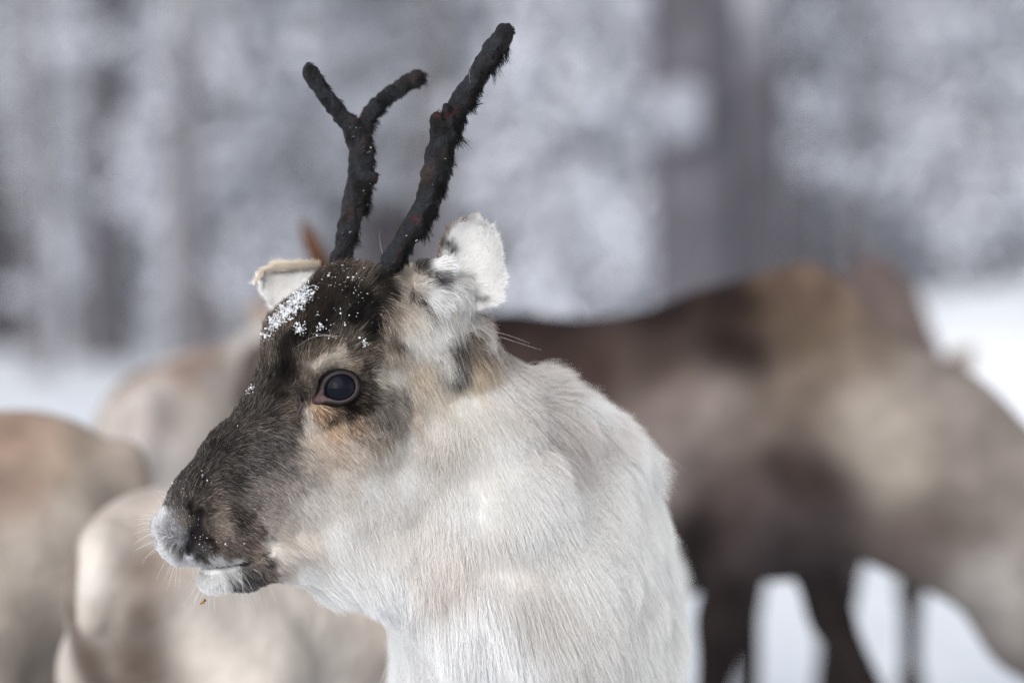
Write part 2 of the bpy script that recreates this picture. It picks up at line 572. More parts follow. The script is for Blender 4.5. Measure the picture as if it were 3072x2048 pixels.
for bx, bd, bs, lab in ((130, 38, 0.9, "faint slender trunk nearest the left edge"), (560, 34, 1.2, "soft grey trunk right of the far left dark trunk"), (815, 42, 1.0, "faint trunk left of the forked antler"),
                        (1330, 36, 1.1, "soft grey trunk behind the gap between the two antlers"), (1500, 45, 1.0, "faint trunk just right of the taller antler's tip"), (1690, 40, 0.9, "thin pale trunk between the taller antler and the stout pine"),
                        (2590, 37, 0.8, "thin pale trunk above the grazing deer's neck"), (2840, 41, 1.1, "faint grey trunk above the bright snow bank")):
    tree('bare', gx(bx, bd), CAM_Y + bd, bs, bx * 0.01, lab)
# the wall of forest behind: nothing tells these apart
fr = random.Random(5)
for row, (d0, n, kinds) in enumerate(((49, 9, ['stout', 'birch', 'bare', 'pine']), (60, 11, ['bare', 'pine', 'birch', 'stout']), (76, 27, ['spruce', 'birch', 'spruce', 'pine']))):
    for i in range(n):
        d = d0 + fr.uniform(-3, 3)
        px = -260 + (i + 0.5 + fr.uniform(-0.3, 0.3)) * 3600 / n
        tree(fr.choice(kinds), gx(px, d), CAM_Y + d, fr.uniform(0.9, 1.25), fr.uniform(0, 6.2),
             "frosted tree in the pale blurred forest wall behind the herd", "trees of the forest wall")
# the same forest going on beyond both edges of the picture
for row, (d0, lo_, hi_, n) in enumerate(((48, -4200, -450, 7), (60, -4000, -420, 9), (48, 3520, 7300, 7), (60, 3500, 7200, 9))):
    for i in range(n):
        d = d0 + fr.uniform(-4, 4)
        px_ = lo_ + (i + 0.5 + fr.uniform(-0.3, 0.3)) * (hi_ - lo_) / n
        tree(fr.choice(['birch', 'pine', 'spruce', 'stout']), gx(px_, d), CAM_Y + d, fr.uniform(0.9, 1.25), fr.uniform(0, 6.2),
             "frosted tree of the forest going on beyond the picture's edge", "trees beyond the picture's edge")
# the forest edge behind the camera, seen mirrored in the eye
for i in range(10):
    a = math.radians(-150 + 12.5 * i + fr.uniform(-4, 4))
    d = fr.uniform(14, 19)
    tree('dark', d * math.cos(a), d * math.sin(a), fr.uniform(0.45, 0.8), fr.uniform(0, 6),
         "dark spruce mirrored in the reindeer's eye", "spruces mirrored in the eye")

# =================================================================== THE REINDEER IN FOCUS
deer = empty("reindeer", at(1640, 1900, 0.3) * np.array([1, 1, 0]))
tag(deer, "white-necked reindeer with dark face and black velvet antlers, in sharp focus", "reindeer", "reindeer herd")
S = 0.35e-3     # metres per pixel at the head

def graded(segs):
    out = []
    for a, b, st in segs:
        out.append(np.arange(a, b, st))
    return np.concatenate(out)

fld = Field(graded([(-0.43, 0.05, 0.003), (0.05, 0.34, 0.007)]),
            graded([(-0.16, 0.20, 0.0032), (0.20, 0.5, 0.008), (0.5, 1.75, 0.016)]),
            graded([(-0.02, 0.60, 0.014), (0.60, 0.70, 0.007), (0.70, 1.15, 0.003), (1.15, 1.3, 0.01)]))
def px(v): return v * S
def head_chain(st, k=0.02, **kw):
    P = [H(s[0], s[1]) for s in st]; R = [(px(s[2]), s[3] * 1e-3) for s in st]
    fld.chain(P, R, k=k, lat=HL, **kw)
# upper muzzle, face, skull
head_chain([(528, 1585, 70, 29), (610, 1515, 98, 36), (720, 1405, 122, 40), (840, 1292, 138, 47), (925, 1175, 150, 55),
            (970, 1060, 165, 58), (1060, 985, 172, 58), (1190, 985, 172, 60), (1310, 1060, 170, 66)], k=0.012)
# upper lip
head_chain([(540, 1640, 50, 25), (640, 1640, 52, 31), (740, 1622, 50, 33)], k=0.014)
# nasal pad bulges beside the nostrils
for s in (1, -1):
    fld.cone(H(640, 1565, 0.020 * s), H(655, 1600, 0.022 * s), px(50), px(45), k=0.012)
    fld.cone(H(545, 1590, 0.015 * s), H(540, 1630, 0.014 * s), px(38), px(36), k=0.012)
# lower jaw: chin to the angle of the jaw
head_chain([(632, 1735, 36, 18), (730, 1715, 48, 23), (850, 1650, 78, 31), (990, 1560, 130, 43), (1140, 1440, 170, 54)], k=0.008)
# side of the face between muzzle and jaw
head_chain([(690, 1570, 66, 32), (790, 1530, 92, 37), (910, 1450, 125, 43), (1040, 1340, 150, 50)], k=0.02)
# cheek muscles, brows, lids
for s in (1, -1):
    fld.cone(H(1040, 1370, 0.028 * s), H(1130, 1250, 0.030 * s), px(95), px(90), k=0.03)
    fld.cone(H(900, 1075, 0.030 * s), H(1010, 1040, 0.036 * s), px(52), px(58), k=0.025)
    fld.cone(H(954, 1165, 0.034 * s), H(960, 1160, 0.036 * s), px(64), px(64), k=0.018)
    fld.cone(H(770, 1480, 0.026 * s), H(880, 1400, 0.030 * s), px(50), px(56), k=0.03)
# pedicles
PED_N, PED_F = H(1128, 860, 0.040), H(1030, 842, -0.040)
fld.cone(H(1090, 950, 0.03), PED_N, px(85), px(38), k=0.02)
fld.cone(H(1060, 940, -0.03), PED_F, px(85), px(38), k=0.02)
# rolled base of the near ear
fld.cone(H(1300, 960, 0.045), H(1345, 880, 0.062), px(75), px(60), k=0.02)
fld.cone(H(985, 900, -0.048), H(962, 872, -0.058), px(42), px(24), k=0.015)
fld.cone(H(1272, 808, 0.064), H(1322, 806, 0.076), px(24), px(26), k=0.008)
fld.cone(H(1262, 862, 0.064), H(1308, 884, 0.074), px(26), px(26), k=0.008)
# neck
def yk(pxl, pyl, y): return at(pxl, pyl, y)
NL = nrm(np.array([0.25, -1.0, 0.0]))
fld.chain([yk(1270, 1110, 0.12), yk(1350, 1330, 0.12), yk(1440, 1560, 0.13), yk(1560, 1800, 0.18), yk(1640, 2000, 0.30)],
          [(px(185), 0.068), (px(235), 0.080), (px(270), 0.098), (px(315), 0.130), (px(360), 0.15)], k=0.014, lat=NL)
# throat and hanging mane
fld.chain([yk(920, 1650, 0.07), yk(1020, 1675, 0.08), yk(1140, 1690, 0.09), yk(1290, 1720, 0.10), yk(1380, 1850, 0.12)], [(px(62), 0.028), (px(78), 0.034), (px(95), 0.042), (px(115), 0.055), (px(100), 0.06)], k=0.04, lat=NL)
# fold of the shoulder below the neck
fld.chain([yk(1480, 1830, 0.08), yk(1640, 1960, 0.12), yk(1690, 2150, 0.2)], [px(160), px(190), px(210)], k=0.035)
# trunk, withers, rump
XL = np.array([1.0, 0, 0])
fld.chain([(0.032, 0.36, 0.660), (0.032, 0.75, 0.645), (0.032, 1.15, 0.66), (0.032, 1.38, 0.68)],
          [(0.255, 0.155), (0.255, 0.150), (0.235, 0.165), (0.19, 0.145)], k=0.05, lat=XL)
fld.chain([(0.032, 0.33, 0.795), (0.036, 0.45, 0.790)], [(0.175, 0.126), (0.165, 0.126)], k=0.05, lat=XL)
fld.chain([yk(1470, 1180, 0.15), yk(1590, 1290, 0.20), yk(1730, 1410, 0.28)], [px(95), px(115), px(130)], k=0.05)
# legs
for sx in (-1, 1):
    x0 = 0.032 + 0.075 * sx
    fld.chain([(x0, 0.34, 0.62), (x0, 0.36, 0.42), (x0, 0.35, 0.24), (x0, 0.36, 0.10), (x0, 0.32, 0.02)],
              [0.070, 0.045, 0.031, 0.026, 0.042], k=0.03)
    fld.chain([(x0, 1.30, 0.66), (x0, 1.22, 0.50), (x0, 1.40, 0.33), (x0, 1.36, 0.10), (x0, 1.32, 0.02)],
              [0.13, 0.075, 0.036, 0.027, 0.042], k=0.03)
fld.cone((0.03, 1.54, 0.80), (0.03, 1.59, 0.70), 0.04, 0.02, k=0.03)
# eye sockets, nostrils, mouth line, tear ducts
EYE_N = H(1016, 1163, 0.0475); EYE_R = 0.0190
EYE_DIR = np.array([0.20, -1.0, 0.08]); EYE_DIR = EYE_DIR / np.linalg.norm(EYE_DIR)
EYE_F = mirror(EYE_N)
for e in (EYE_N, EYE_F):
    fld.cone(e, e + 1e-4, 0.0205, 0.0205, k=0.004, sub=True, m=0.02)
_ex = np.array([0.98, 0.196, 0.0]); _ey = np.array([0.0, 0.08, 0.997])
for mir in (False, True):
    def M_(p): return mirror(p) if mir else p
    c0 = M_(EYE_N + EYE_DIR * 0.022)
    fld.cone(c0, c0 + 1e-4, 0.030, 0.030, k=0.008, sub=True, m=0.02)
    fld.cone(M_(EYE_N + EYE_DIR * 0.018), M_(EYE_N - _ex * 0.033 - _ey * 0.017 + EYE_DIR * 0.013), 0.018, 0.011, k=0.006, sub=True, m=0.02)
for s in (1, -1):
    def HS(a, b, l): return H(a, b, l) if s > 0 else mirror(H(a, b, l))
    fld.chain([HS(603, 1535, 0.031), HS(592, 1590, 0.031), HS(566, 1655, 0.028)], [px(14), px(23), px(17)], k=0.006, sub=True, m=0.015)
    fld.chain([HS(560, 1706, 0.024), HS(650, 1699, 0.030), HS(740, 1690, 0.033), HS(812, 1650, 0.036)], [px(9), px(11), px(12), px(13)], k=0.006, sub=True, m=0.015)
BV, BQ = fld.mesh()
BV = smooth_mesh(BV, BQ, 3, 0.5)
BN = vnormals(BV, BQ)
del fld

# ---- the coat chart: x, y in profile pixels, then the hair's own colour (sRGB), shading painted in at ear-base creases and withers
COAT = """
450 1580 222 222 225;470 1640 225 225 228;500 1680 222 222 225;480 1540 205 205 210;512 1590 140 140 148;500 1522 96 90 90;530 1500 74 66 63
530 1610 112 110 116;552 1560 104 93 86;575 1540 32 27 26;590 1600 26 24 30;565 1650 32 29 26;600 1655 55 52 54;622 1620 38 28 26;620 1530 72 62 56
650 1535 132 114 100;664 1580 140 122 108;648 1605 120 100 85;702 1535 68 58 52;722 1562 64 54 49;690 1640 112 93 80;640 1640 58 44 36;735 1620 92 77 69
775 1600 92 77 68;700 1658 100 84 72;560 1690 205 205 208;640 1682 180 180 182;700 1688 200 200 200;732 1672 110 95 85;765 1652 156 130 108;800 1628 222 212 202
826 1650 216 206 196;800 1686 46 44 48;745 1716 66 66 70;780 1722 84 72 68;812 1718 108 90 80;705 1760 88 90 96;692 1792 76 76 84;640 1740 222 222 222
600 1718 200 200 200;600 1762 226 228 230;650 1782 226 228 230;835 1742 220 212 206;822 1690 205 190 180;840 1600 200 185 172
560 1432 66 58 56;592 1400 66 58 56;640 1340 56 49 46;600 1460 56 48 45;640 1482 98 84 76;680 1440 62 57 56;700 1350 62 57 55;680 1300 66 59 56;740 1230 72 63 57
760 1180 72 63 57;780 1100 84 73 64;790 1050 106 92 81;820 1000 100 82 70;760 1300 84 77 73;800 1250 68 60 57;822 1180 47 39 35;850 1120 26 21 20;800 1150 58 50 44
860 1062 42 35 31;900 1030 15 12 12;750 1400 80 75 74;800 1350 80 75 74;850 1300 86 79 76;850 1400 112 104 100;780 1460 134 124 118;740 1500 112 102 96;820 1500 154 142 135
880 1450 170 159 151;860 1560 192 178 168;800 1560 162 146 135;920 1500 212 204 196;890 1230 94 74 58;878 1255 80 64 53;922 1262 212 197 182;960 1240 168 132 95;990 1250 88 63 48
1040 1242 56 44 40;1000 1282 196 160 122;940 1300 210 190 168;1062 1272 152 122 95;1000 1340 192 171 150;920 1380 180 164 151;1100 1300 154 138 124;1060 1340 196 180 164
1020 1420 212 202 191;920 1132 92 77 65;960 1092 176 160 141;1010 1082 192 177 158;1050 1092 142 121 100;1082 1110 72 59 52;1092 1150 66 56 50;1092 1200 56 46 42;1062 1232 46 38 36
990 1050 98 81 66;940 1068 80 65 54;1060 1050 94 79 66;1112 1060 100 84 70;898 1170 57 47 42;880 1130 56 44 38
900 930 50 38 30;960 900 60 45 36;930 980 55 42 34;1000 860 60 47 38;1060 840 88 70 53;1040 900 33 26 22;1080 930 16 14 13;1060 980 14 12 11;980 960 38 30 25;1110 960 13 11 11
1100 1000 20 17 16;960 1010 18 15 14;850 990 98 78 63;1020 810 72 57 46;1080 800 94 81 68;1122 860 38 28 23;1122 900 20 18 16
1142 920 154 133 114;1162 880 164 149 131;1200 830 202 186 170;1180 800 176 160 144;1230 820 212 196 180;1240 860 206 190 172;1150 970 144 128 112;1182 1010 110 91 76
1222 990 212 207 198;1200 940 202 186 167;1150 1030 154 133 110;1182 1060 176 160 142;1260 1000 222 219 212;1300 960 228 226 221;1260 930 222 215 204;1300 1020 217 212 205
1352 1020 96 90 86;1362 1080 88 88 88;1340 1045 206 201 194;1382 1030 78 66 57;1402 990 110 90 75;1422 1040 132 113 95;1422 1080 212 184 149;1412 1120 221 201 170
1440 1000 206 196 188;1430 940 152 131 115;1390 960 206 201 194;1260 885 60 56 54;1230 900 190 178 164;1330 900 205 204 203;1300 880 215 215 215;1330 850 190 188 187;1385 900 208 206 204
1130 1130 174 164 151;1180 1110 212 204 194;1150 1180 110 102 96;1200 1180 136 129 120;1150 1230 115 105 97;1200 1240 142 131 120;1250 1160 196 180 162;1250 1100 206 186 160
1320 1180 207 194 175;1240 1240 196 180 162;1150 1290 148 134 121;1150 1350 192 181 170;1220 1320 212 205 196;1300 1260 222 215 206;1400 1200 222 217 206
1100 1450 228 224 219;1000 1500 226 218 210;1000 1600 233 230 227;900 1600 222 209 198;1200 1400 229 226 222;1200 1550 228 223 218;1300 1620 230 223 217;1340 1690 222 212 204
1280 1580 228 222 216;1400 1500 229 227 224;1500 1350 230 227 223;1480 1150 228 222 216;1600 1500 227 225 222;1700 1700 229 227 223;1600 1750 218 212 206;1620 1790 212 207 202
1700 1880 216 212 208;1400 1850 238 238 239;1300 1900 238 238 240;1500 1950 238 238 240;1150 1750 237 237 237;1000 1750 238 238 238;900 1730 236 234 232
1640 1190 210 202 196;1700 1280 203 192 185;1745 1335 216 208 203;1750 1200 231 229 226;1850 1400 230 228 224;1950 1600 230 228 224;2000 1900 226 224 219;1560 1090 214 206 200
1270 790 70 62 56;1268 808 60 54 50;1305 795 236 235 234;1330 800 238 237 236;1310 838 75 74 76;1298 850 96 96 98;1270 850 228 224 218;1285 880 234 232 230;1245 875 45 42 42;1262 895 35 33 33;1285 908 50 47 46;1310 922 190 188 185;1330 880 228 227 226;1350 930 206 199 191
1630 1110 216 208 202;1500 1000 150 138 130;1540 1050 170 158 150
"""
COATP = np.array([[float(x) for x in e.split()] for ln in COAT.strip().splitlines() for e in ln.split(";") if e.strip()])
COAT_XY = COATP[:, :2]; COAT_C = s2l(COATP[:, 2:])
COAT_C = COAT_C.mean(1, keepdims=True) + (COAT_C - COAT_C.mean(1, keepdims=True)) * 0.66
COAT_C = COAT_C * np.clip(COAT_C.mean(1, keepdims=True) / 0.30, 0.02, 1) ** 0.22
_lw = np.clip((COAT_XY[:, 1:] - 1600) / 260, 0, 1); _lm = COAT_C.mean(1, keepdims=True)
COAT_C = COAT_C * (np.interp(_lm, [0.5, 0.75], [1.0, 1.05]) * _lw + np.interp(_lm, [0.45, 0.7], [1.0, 1.01]) * (1 - _lw))
COAT_C = np.clip(COAT_C, 0, 0.91)
# lay of the hair (image right, image down), length mm, lift
LAY = np.array([
 (455,1580,-.5,-.3,8,.5),(480,1655,-.5,.7,8,.4),(520,1690,-.2,.9,8,.35),(540,1560,-.1,-.9,8,.3),(500,1520,-.2,-.8,9,.35),(560,1440,.3,-.6,10,.3),(620,1360,.5,-.4,11,.25),
 (590,1600,.3,-.6,5,.2),(640,1540,.9,-.2,8,.25),(660,1600,.9,.3,8,.2),(720,1560,.8,.5,9,.2),(600,1680,.3,.8,8,.25),(680,1680,.8,.6,9,.22),(760,1660,.7,.5,9,.22),
 (620,1760,.3,.9,10,.3),(600,1730,-.2,.8,9,.3),(700,1780,.6,.8,11,.3),(780,1720,.6,.7,11,.25),(830,1700,.7,.5,14,.25),
 (700,1400,.8,.35,11,.2),(780,1300,.8,.3,12,.2),(680,1290,.5,-.5,12,.25),(760,1200,.15,-.9,14,.35),(780,1080,-.1,-1,16,.45),(850,1000,.1,-1,18,.4),(950,900,.3,-.9,20,.4),
 (1040,820,.4,-.8,18,.4),(1080,960,.6,-.5,20,.45),(1000,1000,.3,-.7,16,.35),(850,1120,.3,-.9,14,.3),(850,1220,.5,-.2,12,.2),(850,1320,.75,.5,12,.18),(900,1450,.7,.65,13,.2),(1000,1350,.6,.8,14,.2),
 (940,1280,.4,.8,12,.2),(1040,1260,.5,.8,13,.22),(900,1200,.1,.9,10,.2),(920,1120,.1,-.8,9,.2),(1000,1060,.5,-.7,11,.25),(1080,1080,.8,-.2,12,.25),(1100,1160,.8,.4,13,.22),
 (1150,1250,.25,.95,15,.22),(1180,1080,.35,.9,18,.25),(1150,960,.3,.9,18,.3),(1200,890,.5,.5,20,.35),(1230,810,.7,-.4,16,.4),(1300,960,.45,.8,30,.3),(1360,1040,.3,.95,32,.3),
 (1430,1000,.6,.6,26,.4),(1480,960,.8,.3,28,.5),(1530,1050,.8,.4,36,.45),(1400,1200,.35,.95,24,.22),(1250,1350,.35,.93,22,.2),(1100,1500,.45,.9,24,.22),(950,1600,.5,.85,22,.22),
 (880,1740,.6,.8,24,.3),(1000,1760,.55,.8,32,.3),(1130,1790,.35,.95,40,.3),(1300,1600,.15,1,32,.2),(1340,1700,0,1,42,.22),(1250,1850,-.03,1,58,.24),(1400,1950,0,1,66,.26),
 (1500,1450,.3,.95,34,.2),(1600,1700,.3,.95,40,.2),(1560,1850,.2,.98,55,.25),(1700,1900,.5,.85,48,.2),(1650,1120,.6,-.4,40,.66),(1700,1280,.8,.5,42,.35),(1780,1160,.75,-.35,46,.7),(1900,1270,.85,.1,48,.6),
 (1850,1500,.5,.85,42,.22),(2010,1550,.65,.75,40,.3),(2070,1800,.4,.9,38,.22),(1900,1850,.35,.93,42,.2)], float)

def profile_px(P):
    """chart coordinates: the near side as the photograph shows it, the far half of the head by its mirror image"""
    P = np.asarray(P)
    wl = (P - HO) @ HL
    bx, _ = proj(P)
    hd = (wl < 0) & (bx < 1330) & (P[:, 1] < 0.26)
    Q = P.copy()
    if hd.any(): Q[hd] = mirror(P[hd])
    a, b = proj(Q)
    return a, b

def coat_colour(P, warp=1.0):
    a, b = profile_px(P)
    a = a + warp * (7 * noise(P, 260, 0) + 5 * noise(P, 600, 1)); b = b + warp * (7 * noise(P, 260, 2) + 5 * noise(P, 600, 3))
    return chart(a, b, COAT_XY, COAT_C, power=4.0, soft=9.0)

def coat_lay(P):
    a, b = profile_px(P)
    v = chart(a, b, LAY[:, :2], LAY[:, 2:], power=4, soft=15)
    D = v[:, :1] * RT[None] - v[:, 1:2] * np.array([0, 0, 1.0])[None]
    # on the far half of the head the lay is mirrored like the colour
    wl = (P - HO) @ HL
    bx, _ = proj(P)
    hd = (wl < 0) & (bx < 1330) & (P[:, 1] < 0.26)
    D2 = D - 2 * (D @ HL)[:, None] * HL
    D = np.where(hd[:, None], D2, D)
    return D, v[:, 2] * 1e-3, v[:, 3]

NOSTRIL = np.array([(604, 1535), (594, 1590), (566, 1658)], float); MOUTH = np.array([(556, 1704), (650, 1700), (740, 1692), (812, 1652)], float)
def groove(P):
    """distance to the nostril and mouth slits in units of their half width"""
    a, b = profile_px(P)
    out = np.full(len(P), 99.0)
    nearhead = P[:, 1] < 0.2
    for line, wd in ((NOSTRIL, 9.0), (MOUTH, 4.5)):
        for p, q in zip(line[:-1], line[1:]):
            d = q - p
            t = np.clip(((a - p[0]) * d[0] + (b - p[1]) * d[1]) / (d @ d), 0, 1)
            out = np.minimum(out, np.hypot(a - p[0] - t * d[0], b - p[1] - t * d[1]) / wd)
    return np.where(nearhead, out, 99.0)
BC = coat_colour(BV)
_g = np.clip(1.6 - groove(BV), 0, 1)[:, None]
BC = BC * (1 - _g) + s2l((30, 26, 28)) * _g
body = mesh_obj("body", BV, BQ, M_SKIN, deer, BC)

# ---- eyes: ball and lids
def build_eye(C, flip, label):
    en = EYE_DIR; ex = nrm(np.cross(np.array([0, 0, 1.0]), en) * -1); ex = nrm(ex - (ex @ en) * en)
    if ex[0] < 0: ex = -ex
    ey = nrm(np.cross(ex, en)); ey = ey if ey[2] > 0 else -ey
    def W(x, y, z):
        p = C + ex * x + ey * y + en * z
        return p
    V, F = [], []
    nr, ns = 24, 48
    for i in range(nr + 1):
        th = math.pi * i / nr
        for j in range(ns):
            ph = 2 * math.pi * j / ns
            V.append(W(EYE_R * math.sin(th) * math.cos(ph), EYE_R * math.sin(th) * math.sin(ph), EYE_R * math.cos(th)))
    for i in range(nr):
        for j in range(ns):
            F.append((i * ns + j, (i + 1) * ns + j, (i + 1) * ns + (j + 1) % ns, i * ns + (j + 1) % ns))
    V = np.array(V)
    n = 72; tilt = math.radians(14)
    LV, LC, LF = [], [], []
    def r_ell(ph, a, b):
        q = ph - tilt
        return a * b / math.sqrt((b * math.cos(q)) ** 2 + (a * math.sin(q)) ** 2)
    duct = math.radians(209)
    PINK, DARK, MID = s2l((96, 66, 68)), s2l((18, 15, 18)), s2l((26, 20, 24))
    for j in range(n):
        ph = 2 * math.pi * j / n
        dd = (ph - duct + math.pi) % (2 * math.pi) - math.pi
        g = math.exp(-(dd / 0.20) ** 2)
        g2 = math.exp(-(dd / 0.34) ** 2)
        ri = r_ell(ph, 0.0168, 0.0136) + 0.0012 * g
        ro = r_ell(ph, 0.0232, 0.0190) + 0.0125 * g
        up = max(0.0, math.sin(ph))
        zi = math.sqrt(max(EYE_R ** 2 - ri ** 2, 1e-8))
        prof = [(0.0, -0.0012, 0), (0.03, 0.0006, 0), (0.10, 0.0014, 1), (0.20, 0.0022, 2), (0.55, 0.0028 + 0.0008 * up, 3), (0.82, 0.0014, 3), (1.0, -0.0012, 3), (1.22, -0.006, 3)]
        for q, (t, h, c) in enumerate(prof):
            r = ri + (ro - ri) * t
            z = zi + h - (r - ri) * (0.62 - 0.25 * g2) 
            LV.append(W(r * math.cos(ph), r * math.sin(ph), z))
            base = [PINK * 0.8, PINK, MID, DARK][c]
            if g2 > 0.05 and c >= 1:
                base = base * (1 - g2 * 0.85) + PINK * 0.62 * g2 * 0.85 if t < 0.9 else base
            LC.append(base)
    m = len(prof)
    for j in range(n):
        for q in range(m - 1):
            LF.append((j * m + q, j * m + q + 1, ((j + 1) % n) * m + q + 1, ((j + 1) % n) * m + q))
    LV = np.array(LV)
    if flip:
        V, LV = mirror(V), mirror(LV)
    e = mesh_obj("eye", V, F, M_EYE, deer)
    l = mesh_obj("eyelid", LV, LF, M_LID, e, np.array(LC))
    return W
EW = build_eye(EYE_N, False, "near eye")
build_eye(EYE_N, True, "far eye")
# tear groove running down from the corner of the eye
g = [H(906, 1213, 0.052), H(897, 1232, 0.0515), H(892, 1252, 0.050)]
V, F = tube(g, [0.0022, 0.0020, 0.0008], 8)
mesh_obj("tear_groove", V, F, M_LID, deer, np.tile(s2l((50, 40, 46)), (len(V), 1)))

# ---- fur of head and body
def eye_mask(P):
    """1 on skin that the lids cover"""
    out = np.zeros(len(P), bool)
    en = nrm(np.array([-0.10, -1.0, 0.10]))
    for c, M in ((EYE_N, P), (EYE_N, mirror(P))):
        d = M - c
        x = d[:, 0]; z = d[:, 2]
        q = math.radians(14)
        u = x * math.cos(q) + z * math.sin(q); v = -x * math.sin(q) + z * math.cos(q)
        out |= ((u / 0.0228) ** 2 + (v / 0.0186) ** 2 < 1) & (np.linalg.norm(d, axis=1) < 0.03)
        # duct
        t = np.clip((x * -0.875 + z * -0.485), 0.015, 0.032)
        dx = x + 0.875 * t; dz = z + 0.485 * t
        out |= (np.hypot(dx, dz) < 0.0042) & (np.linalg.norm(d, axis=1) < 0.04)
    return out

bpx, bpy_ = proj(BV)
view = nrm(CP - BV)
facing = (BN * view).sum(1)
vis = np.clip(facing * 2.5 + 1.1, 0.12, 1.0)
head_w = np.clip(1 - np.clip((bpx - 1180) / 260, 0, 1) - np.clip((bpy_ - 1560 - (bpx - 600) * 0.16) / 160, 0, 1) * np.clip((bpx - 820) / 80, 0, 1), 0, 1) * (BV[:, 1] < 0.24)
frame = np.where(BV[:, 1] < 0.75, 1.0, 0.3) * (BV[:, 2] > 0.42)
d_head = vis * head_w * 1.0
d_body = vis * (1 - head_w) * frame

def grow_body(name, n, dens, rad0, rad1, sig, clump, cmm, jit, wave, sag, rootcol=0.8):
    tri, bc = sample(BV, BQ, n, dens)
    root = bary(BV, tri, bc); N = nrm(bary(BN, tri, bc))
    keep = (~eye_mask(root)) & ((groove(root) > 1.0) | (rng.random(len(root)) < 0.15))
    root, N = root[keep], N[keep]
    c = coat_colour(root)
    D, L, lift = coat_lay(root)
    lum = c.mean(1)
    sg = np.interp(lum, [0.0, 0.05, 0.2, 0.45, 0.75], [0.50, 0.75, 0.58, 0.20, 0.045]) * sig
    c = c * np.exp(rng.normal(size=len(c)) * sg - 0.15 * sg)[:, None]
    pale = (rng.random(len(c)) < 0.10) & (lum > 0.02) & (lum < 0.35)
    c[pale] = c[pale] * 0.4 + s2l((196, 186, 176)) * 0.35
    rad = rng.uniform(rad0, rad1, len(root))
    g = groove(root)
    L = L * np.interp(g, [0, 1.0, 2.2], [0.3, 0.45, 1.0]); lift = lift * np.interp(g, [0, 1.0, 2.5], [0.2, 0.4, 1.0])
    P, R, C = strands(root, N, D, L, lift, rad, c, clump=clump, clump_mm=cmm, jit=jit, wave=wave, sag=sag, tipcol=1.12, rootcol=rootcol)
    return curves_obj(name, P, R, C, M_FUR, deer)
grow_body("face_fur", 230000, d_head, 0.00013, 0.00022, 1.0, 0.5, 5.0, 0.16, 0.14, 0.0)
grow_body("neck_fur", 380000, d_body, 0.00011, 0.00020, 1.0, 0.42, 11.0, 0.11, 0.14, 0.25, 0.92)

# ---- ears
def interp_rows(rows, v):
    rows = np.asarray(rows, float)
    return np.stack([np.interp(v, rows[:, 0], rows[:, i]) for i in range(1, 6)], -1)

